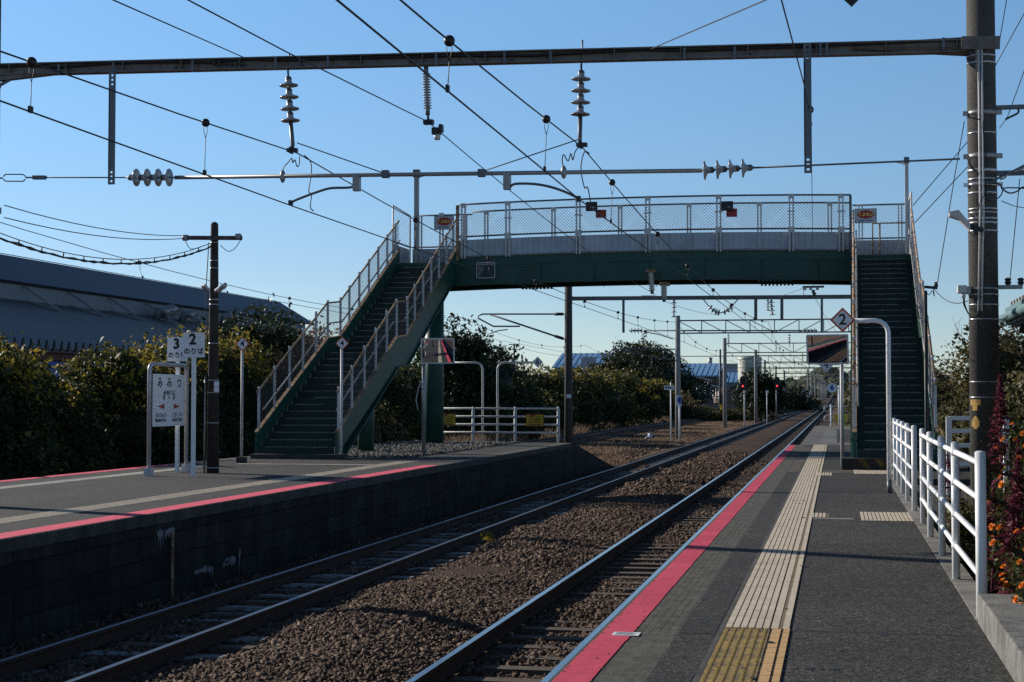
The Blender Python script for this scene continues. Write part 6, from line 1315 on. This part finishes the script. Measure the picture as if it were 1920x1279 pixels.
for x, y, h, pl_, ln, lab in [(1.36, 14.2, 1.78, 1.4, (.02, 0), 'tallest dark red amaranth in front of the thick pole'), (1.5, 14.9, 1.25, .6, (.1, 0), 'dark red amaranth just right of the tallest one'), (1.24, 16.3, 1.05, .4, (-.16, 0), 'dark red amaranth leaning through the white fence'), (1.3, 12.6, 1.15, .8, (.05, 0), 'dark red amaranth beside the nearest fence post'),
        (1.44, 12.1, .95, .9, (.03, 0), 'pink-tipped amaranth at the right edge'), (1.31, 11.3, .78, .7, (.02, 0), 'low dark red amaranth above the kerb end'), (1.42, 11.5, 1.0, .7, (0, 0), 'dark red amaranth at the right edge above the kerb'), (1.22, 13.4, .9, .5, (.03, 0), 'short amaranth behind the second fence post'), (1.58, 13.4, 1.2, .8, (0, 0), 'dark amaranth in the right corner under the orange flowers'), (1.35, 10.6, .6, .5, (0, 0), 'lowest amaranth in the corner by the kerb'), (1.24, 12.0, .85, .5, (0, 0), 'thin amaranth close to the end fence post')]:
    amaranth(x, y, h, lab, pl_, ln)
for k in range(9):
    y = random.uniform(12.8, 16.5); x = min(.118*y - .06, 1.3 + random.random()*.5); amaranth(x, y, random.uniform(.6, 1.15), 'dark red amaranth in the dense clump between the fence and the right edge', random.uniform(.3, .7), (random.uniform(-.06, .06), 0))
for x, y, h, r, nf, lab in [(1.6, 14.0, 1.4, .34, 20, 'tall marigold bush with orange flowers right of the thick pole'), (1.42, 12.9, 1.1, .26, 16, 'marigold clump in the middle of the amaranths'), (1.37, 11.7, .72, .22, 14, 'marigold clump above the kerb at the right edge'), (1.3, 13.9, .85, .18, 5, 'small marigold behind the fence rails'), (1.2, 15.6, .62, .15, 3, 'small marigold poking through the white fence'), (1.85, 15.6, 1.5, .4, 7, 'leafy green marigold bush behind the orange ones'), (1.3, 10.9, .5, .18, 9, 'low marigold beside the raised kerb')]:
    marigold(x, y, h, r, nf, lab)
n = 9000; X = rng.uniform(1.26, 2.8, n); Y = rng.uniform(9.5, 22, n); V, F = leaf_quads(np.stack([X, Y, SZ+rng.uniform(0, .4, n)**1.0], 1), rng.uniform(.02, .05, n), .4, .5); tag(np_mesh('ground_cover', V, F, LEAFB, tint=rng.uniform(0, .7, n)), kind='stuff')
# weeds on the ballast
p = atZ(915, 1012, -.1); V, F = leaf_quads(np.array([p.x, p.y, -.06])+rng.normal(0, .05, (60, 3)), rng.uniform(.02, .04, 60)); ob = np_mesh('weed', V, F, LEAFD, tint=np.full(60, .95)); tag(ob, 'small yellow weed growing on the ballast between the tracks', 'weed')
# white gate frame and station eave on the right
t_ = thing('gate_frame', 'white gate frame partly hidden behind the thick concrete pole', 'gate', atY(1782, 870, 24)); 
for px in (1779, 1886): p = atY(px, 782, 24); MB().box((p.x-.04, 23.96, .4), (p.x+.04, 24.04, p.z)).build('post', WHITE, t_)
for py in (784, 808, 835, 870): a, b = atY(1779, py, 24), atY(1886, py, 24); MB().box((a.x, 23.97, a.z-.03), (b.x, 24.03, a.z+.03)).build('rail', WHITE, t_)
sb = thing('station_building', 'station building eave with teal edge at the right side of the view', 'building', (4, 16, 0)); ex, ez = 2.28, 3.55
def sl(dx): return ez + dx*.42 - dx*dx*.02
px_ = [0, .25, .8, 1.6, 2.6, 3.6]; top = [(ex+d, 8, sl(d)+.12) for d in px_]; low = [(ex+d, 8, sl(d)) for d in px_[::-1]]
mb = MB(); mb.prism(top + low, (0, 14.2, 0)); y = 8.1
while y < 22.1: mb.prism([(ex+d, y, sl(d)+.12) for d in px_] + [(ex+d, y, sl(d)+.17) for d in px_[::-1]], (0, .16, 0)); y += .32
mb.build('roof', M('roof_tile', (.24,.235,.215), .8, var=.25, scale=9, stretch=(1,3,1)), sb)
MB().box((ex-.04, 8, ez-.13), (ex, 22.25, ez+.1)).build('fascia', TEALR, sb); mb = MB(); mb.tube([(ex-.1, 8, ez-.05), (ex-.1, 22.2, ez-.05)], .055, 10); mb.build('gutter', TEALR, sb)
mb = MB(); mb.prism([(ex+d, 22.2, sl(d)-.14) for d in px_] + [(ex+d, 22.2, sl(d)+.1) for d in px_[::-1]], (0, .05, 0)); mb.build('barge_board', TEALR, sb)
mb = MB(); mb.prism([(ex+.02, 8, ez-.16), (ex+3.6, 8, ez-.16), (ex+3.6, 8, ez-.13), (ex+.02, 8, ez-.13)], (0, 14.1, 0)); mb.build('soffit', DARK, sb)
MB().bar((ex+.05, 21.4, ez-.2), (ex+3.0, 21.4, ez-.9), .1, .12).build('brace', BLACK, sb); MB().box((ex+2.6, 8, .3), (ex+3.6, 21.8, ez+.4)).build('wall', CLAD, sb)

# ------------------------------------------------------------------ buildings
wh = thing('warehouse', 'long dark-roofed warehouse with a clerestory behind the left hedge', 'building', (-52, 120, -.35))
YA, YB = 15, 163
zr, ze, zw, zl = 13.0, 10.6, 9.35, 5.15
MB().prism([(-60, YA, zr), (-56, YA, ze), (-56.2, YA, ze-.15), (-60, YA, zr-.2), (-63.8, YA, ze-.15), (-64, YA, ze)], (0, YB-YA+2, 0)).build('roof', ROOFB, wh)
mb = MB(); mb.box((-63.6, YA+.5, zw-2), (-56.4, YB, ze-.1)); mb.build('clerestory', CLAD, wh); mb = MB(); mb.prism([(-63.6, YB, ze-.1), (-56.4, YB, ze-.1), (-60, YB, zr-.25)], (0, .3, 0)); mb.build('gable', CLAD, wh)
mb = MB(); mb.prism([(-56.4, YA, zw+.0), (-42, YA, zl), (-42, YA, zl-.2), (-56.4, YA, zw-.25)], (0, YB-YA, 0)); y = YA

mb.build('lower_roof', ROOFG, wh)
MB().box((-42.6, YA, zl-.62), (-42.25, YB, zl-.18)).build('eave_trim', M('trim_rust', (.12,.04,.03), .8), wh)
MB().box((-70, YA+.4, -.4), (-42.65, YB-.3, zl-.3)).build('wall', CLUE if False else CLAD, wh)
MB().box((-42.64, YA+.5, 1.0), (-42.55, YB-.5, zl-.65)).build('blue_wall', CLUEW if False else BLUEW, wh)
y = 64
for i in range(60): MB().prism([(-41.95, y, zl-.1), (-41.95, y+.35, zl-.1), (-41.95, y+.175, zl+.45)], (.12, 0, 0)).build('eave_spike', BLACK, wh) if y < 108 else None; y += .85
for px, py in ((45, 542), (129, 552), (206, 560), (274, 568), (335, 575)):
    p = atX(px, py, -56.3); q = p + Vector((2.2, .3, 0)); MB().bar((-56.3, p.y, zw+1.0), (-53.6, p.y, zw-.7), .14, .14).build('strut', GALV if px < 60 else CLAD, wh); MB().bar((-56.2, p.y, zw+.05), (-53.2, p.y, zw-.82), .1, .1).build('strut_rail', GALV, wh)
for px, py, s in ((311, 580, 1.0), (347, 586, .8), (425, 598, 1.1), (300, 583, .8)):
    p = atX(px, py, -55); mb = MB(); c = Vector((-55, p.y, zw-.3)); mb.tube([c+Vector((-.3,0,.0)), c+Vector((-.1,0,.75*s)), c+Vector((.5,0,.85*s)), c+Vector((.9,0,.5*s))], [.42*s, .44*s, .46*s, .5*s], 12); mb.build('roof_vent', GALV, wh)
# works beyond the hedge
def shed(label, x0, x1, y0, y1, zw_, zr_, roof, wall, ov=.4, windows=True):
    t_ = thing('shed', label, 'building', ((x0+x1)/2, y0, gz(y0))); MB().box((x0, y0, gz(y0)-.2), (x1, y1, zw_)).build('wall', wall, t_)
    ym = (y0+y1)/2; mb = MB(); n = max(6, int((x1-x0)/.9))
    for i in range(n):
        a, b = x0-ov+(x1-x0+2*ov)*i/n, x0-ov+(x1-x0+2*ov)*(i+.55)/n
        mb.prism([(a, y0-ov, zw_+.12), (b, y0-ov, zw_+.12), (b, ym, zr_+.12), (a, ym, zr_+.12)], (0, 0, .08))
    mb.prism([(x0-ov, y0-ov, zw_-.05), (x0-ov, ym, zr_), (x0-ov, y1+ov, zw_-.05), (x0-ov, y1+ov, zw_+.1), (x0-ov, ym, zr_+.15), (x0-ov, y0-ov, zw_+.1)], (x1-x0+2*ov, 0, 0)); mb.build('roof', roof, t_)
    return t_
a, b = atY(1040, 690, 270), atY(1130, 690, 270); s1 = shed('sky-blue roofed shed seen over the hedge right of the brown pole', a.x, b.x, 270, 290, a.z, atY(1100, 664, 280).z, BLUER, M('shed_dark', (.05,.05,.055), .8)); p = atY(1104, 685, 269.3); MB().box((p.x-1.3, 269.1, p.z-1), (p.x+1.3, 269.5, p.z+1.4)).build('window', M('window_pale', (.25,.3,.36), .3), s1)
a, b = atY(1262, 706, 300), atY(1345, 706, 300); s2 = shed('sky-blue roofed works building behind the first pale pole', a.x, b.x, 300, 325, a.z, atY(1300, 683, 312).z, BLUER, M('shed_wall', (.075,.065,.06), .8, var=.3, scale=.6, stretch=(.2, 1, 3)))
mb = MB(); [mb.box((a.x+2, 299.8, zz), (b.x-1, 299.95, zz+.35)) for zz in (2, 3.2, 4.4, 5.4)]; mb.build('wall_slats', M('slat', (.16,.15,.14), .7), s2)
a, b = atY(1345, 718, 330), atY(1420, 718, 330); shed('lower blue roofed annex left of the cream tank', a.x, b.x, 330, 345, a.z, atY(1370, 700, 337).z, BLUER, CLAD)
a, b = atY(1290, 720, 380), atY(1382, 720, 380); c = atY(1340, 685, 380); t_ = thing('works_building', 'large pale grey-blue works building behind the blue roofs', 'building', ((a.x+b.x)/2, 380, 0)); MB().box((a.x, 380, 0), (b.x, 405, c.z)).build('wall', M('pale_wall', (.28,.34,.42), .7), t_); MB().box((a.x-.5, 379.5, c.z), (b.x+.5, 405.5, c.z+.4)).build('roof', GALV, t_); p = atY(1328, 678, 379); MB().cyl((p.x, 385, c.z), (p.x, 385, c.z+2), .5, .5, 8).build('roof_vent', GALV, t_)
Yt = 300; c = atY(1406, 716, Yt); zt2 = atY(1406, 671, Yt).z; r = 22*Yt/2960; t_ = thing('storage_tank', 'tall cream storage tank left of the dark conifer', 'tank', (c.x, Yt, 0)); MB().lathe([(r, 0), (r, zt2), (r*.95, zt2+.15), (0, zt2+.45)], (c.x, Yt, 0), (0,0,1), 32).build('shell', TANKM, t_); MB().lathe([(r+.05, zt2-.3), (r+.1, zt2-.2), (r+.05, zt2-.1)], (c.x, Yt, 0), (0,0,1), 32).build('rim', GALV, t_)
mb = MB(); 
for k in range(24): z = 1 + k*.4; mb.bar((c.x+r*.5-.2, Yt-r*.9, z), (c.x+r*.5+.2, Yt-r*.9, z), .04, .04)
mb.build('ladder', GALV, t_)
c = atY(1357, 760, 250); r = 19*250/2960; z1 = atY(1357, 736, 250).z; t_ = thing('rusty_tank', 'small rusty brown tank in the works yard behind the second pale pole', 'tank', (c.x, 250, -.3)); MB().lathe([(r, -.4), (r, z1-.5), (r*.8, z1), (r*.3, z1+.3), (r*.28, z1+.8)], (c.x, 250, 0), (0,0,1), 24).build('shell', M('rust_tank', (.2,.13,.1), .8, var=.3, col2=(.12,.06,.035)), t_)
for px, py0, py1, lab in ((1318, 708, 752, 'left bundle of pale pipes in the works yard'), (1338, 722, 756, 'right bundle of pale pipes beside the rusty tank')):
    c = atY(px, py0, 246); t_ = thing('pipe_rack', lab, 'pipes', (c.x, 246, -.3), 'pipe racks in the works yard'); z0, z1 = -.3, c.z
    for k in range(5): x = c.x - .9 + k*.42; MB().tube([(x, 246, z0), (x, 246, z1-.1*k), (x+.5, 247.5, z1-.1*k)], .09, 6).build('pipe', GALV, t_)
    for zz in (z0+1.6, z0+3.0): MB().bar((c.x-1.2, 245.8, zz), (c.x+1.2, 245.8, zz), .12, .12).build('cross_beam', GREYW, t_)
a, b = atY(1366, 755, 262), atY(1400, 755, 262); t_ = thing('yard_shed', 'grey boarded yard shed between the rusty tank and the left signal', 'building', ((a.x+b.x)/2, 262, -.3)); MB().box((a.x, 262, -.4), (b.x, 268, atY(1380, 733, 262).z)).build('wall', M('board_grey', (.10,.105,.12), .8, var=.3, scale=1, stretch=(6,1,1)), t_); MB().box((a.x-.3, 261.7, atY(1380, 733, 262).z), (b.x+.3, 268.3, atY(1380, 733, 262).z+.25)).build('roof', GALVD, t_)
a, b = atY(1270, 755, 238), atY(1350, 765, 238); t_ = thing('yard_wall', 'low pale concrete wall below the works yard', 'wall', ((a.x+b.x)/2, 238, -.3)); MB().box((a.x, 238, -.4), (b.x, 238.3, 1.6)).build('panel', CONC, t_); MB().box((a.x, 237.95, 1.6), (b.x, 238.35, 1.72)).build('coping', CONCD, t_)
a = atY(1500, 738, 390); t_ = thing('hut', 'tiny white hut below the hill, right of the right signal', 'building', (a.x, 390, 0)); MB().box((a.x-2.2, 390, 0), (a.x+2.2, 394, a.z+1)).build('wall', SIGNW, t_); MB().box((a.x-2.5, 389.7, a.z+1), (a.x+2.5, 394.3, a.z+1.25)).build('roof', GALVD, t_)
p = atY(964, 645, 260); t_ = thing('power_pole', 'distant power pole with two crossarms above the hedge', 'pole', (p.x, 260, 0)); MB().cyl((p.x, 260, 0), (p.x, 260, p.z), .2, .15, 8).build('shaft', DARK, t_)
for py, w in ((646, .9), (655, .7)): z = atY(964, py, 260).z; MB().bar((p.x-w, 259.8, z), (p.x+w, 259.8, z), .14, .14).build('crossarm', DARK, t_)
for k, (px, py, yy) in enumerate(((835, 690, 300), (1090, 668, 330))): q = atY(px, py, yy); wire_obj('service_wire', 'faint wire running %s from the distant power pole' % ('left' if k == 0 else 'right'), sag((p.x, 259.8, p.z-.3), q, .6), .03)
p = atY(1352, 655, 215); cpole(atY(1351, 760, 215).x, 215, p.z+.35, 'thin leaning dark pole just right of the second pale pole', .13, -.35, DARK, None)
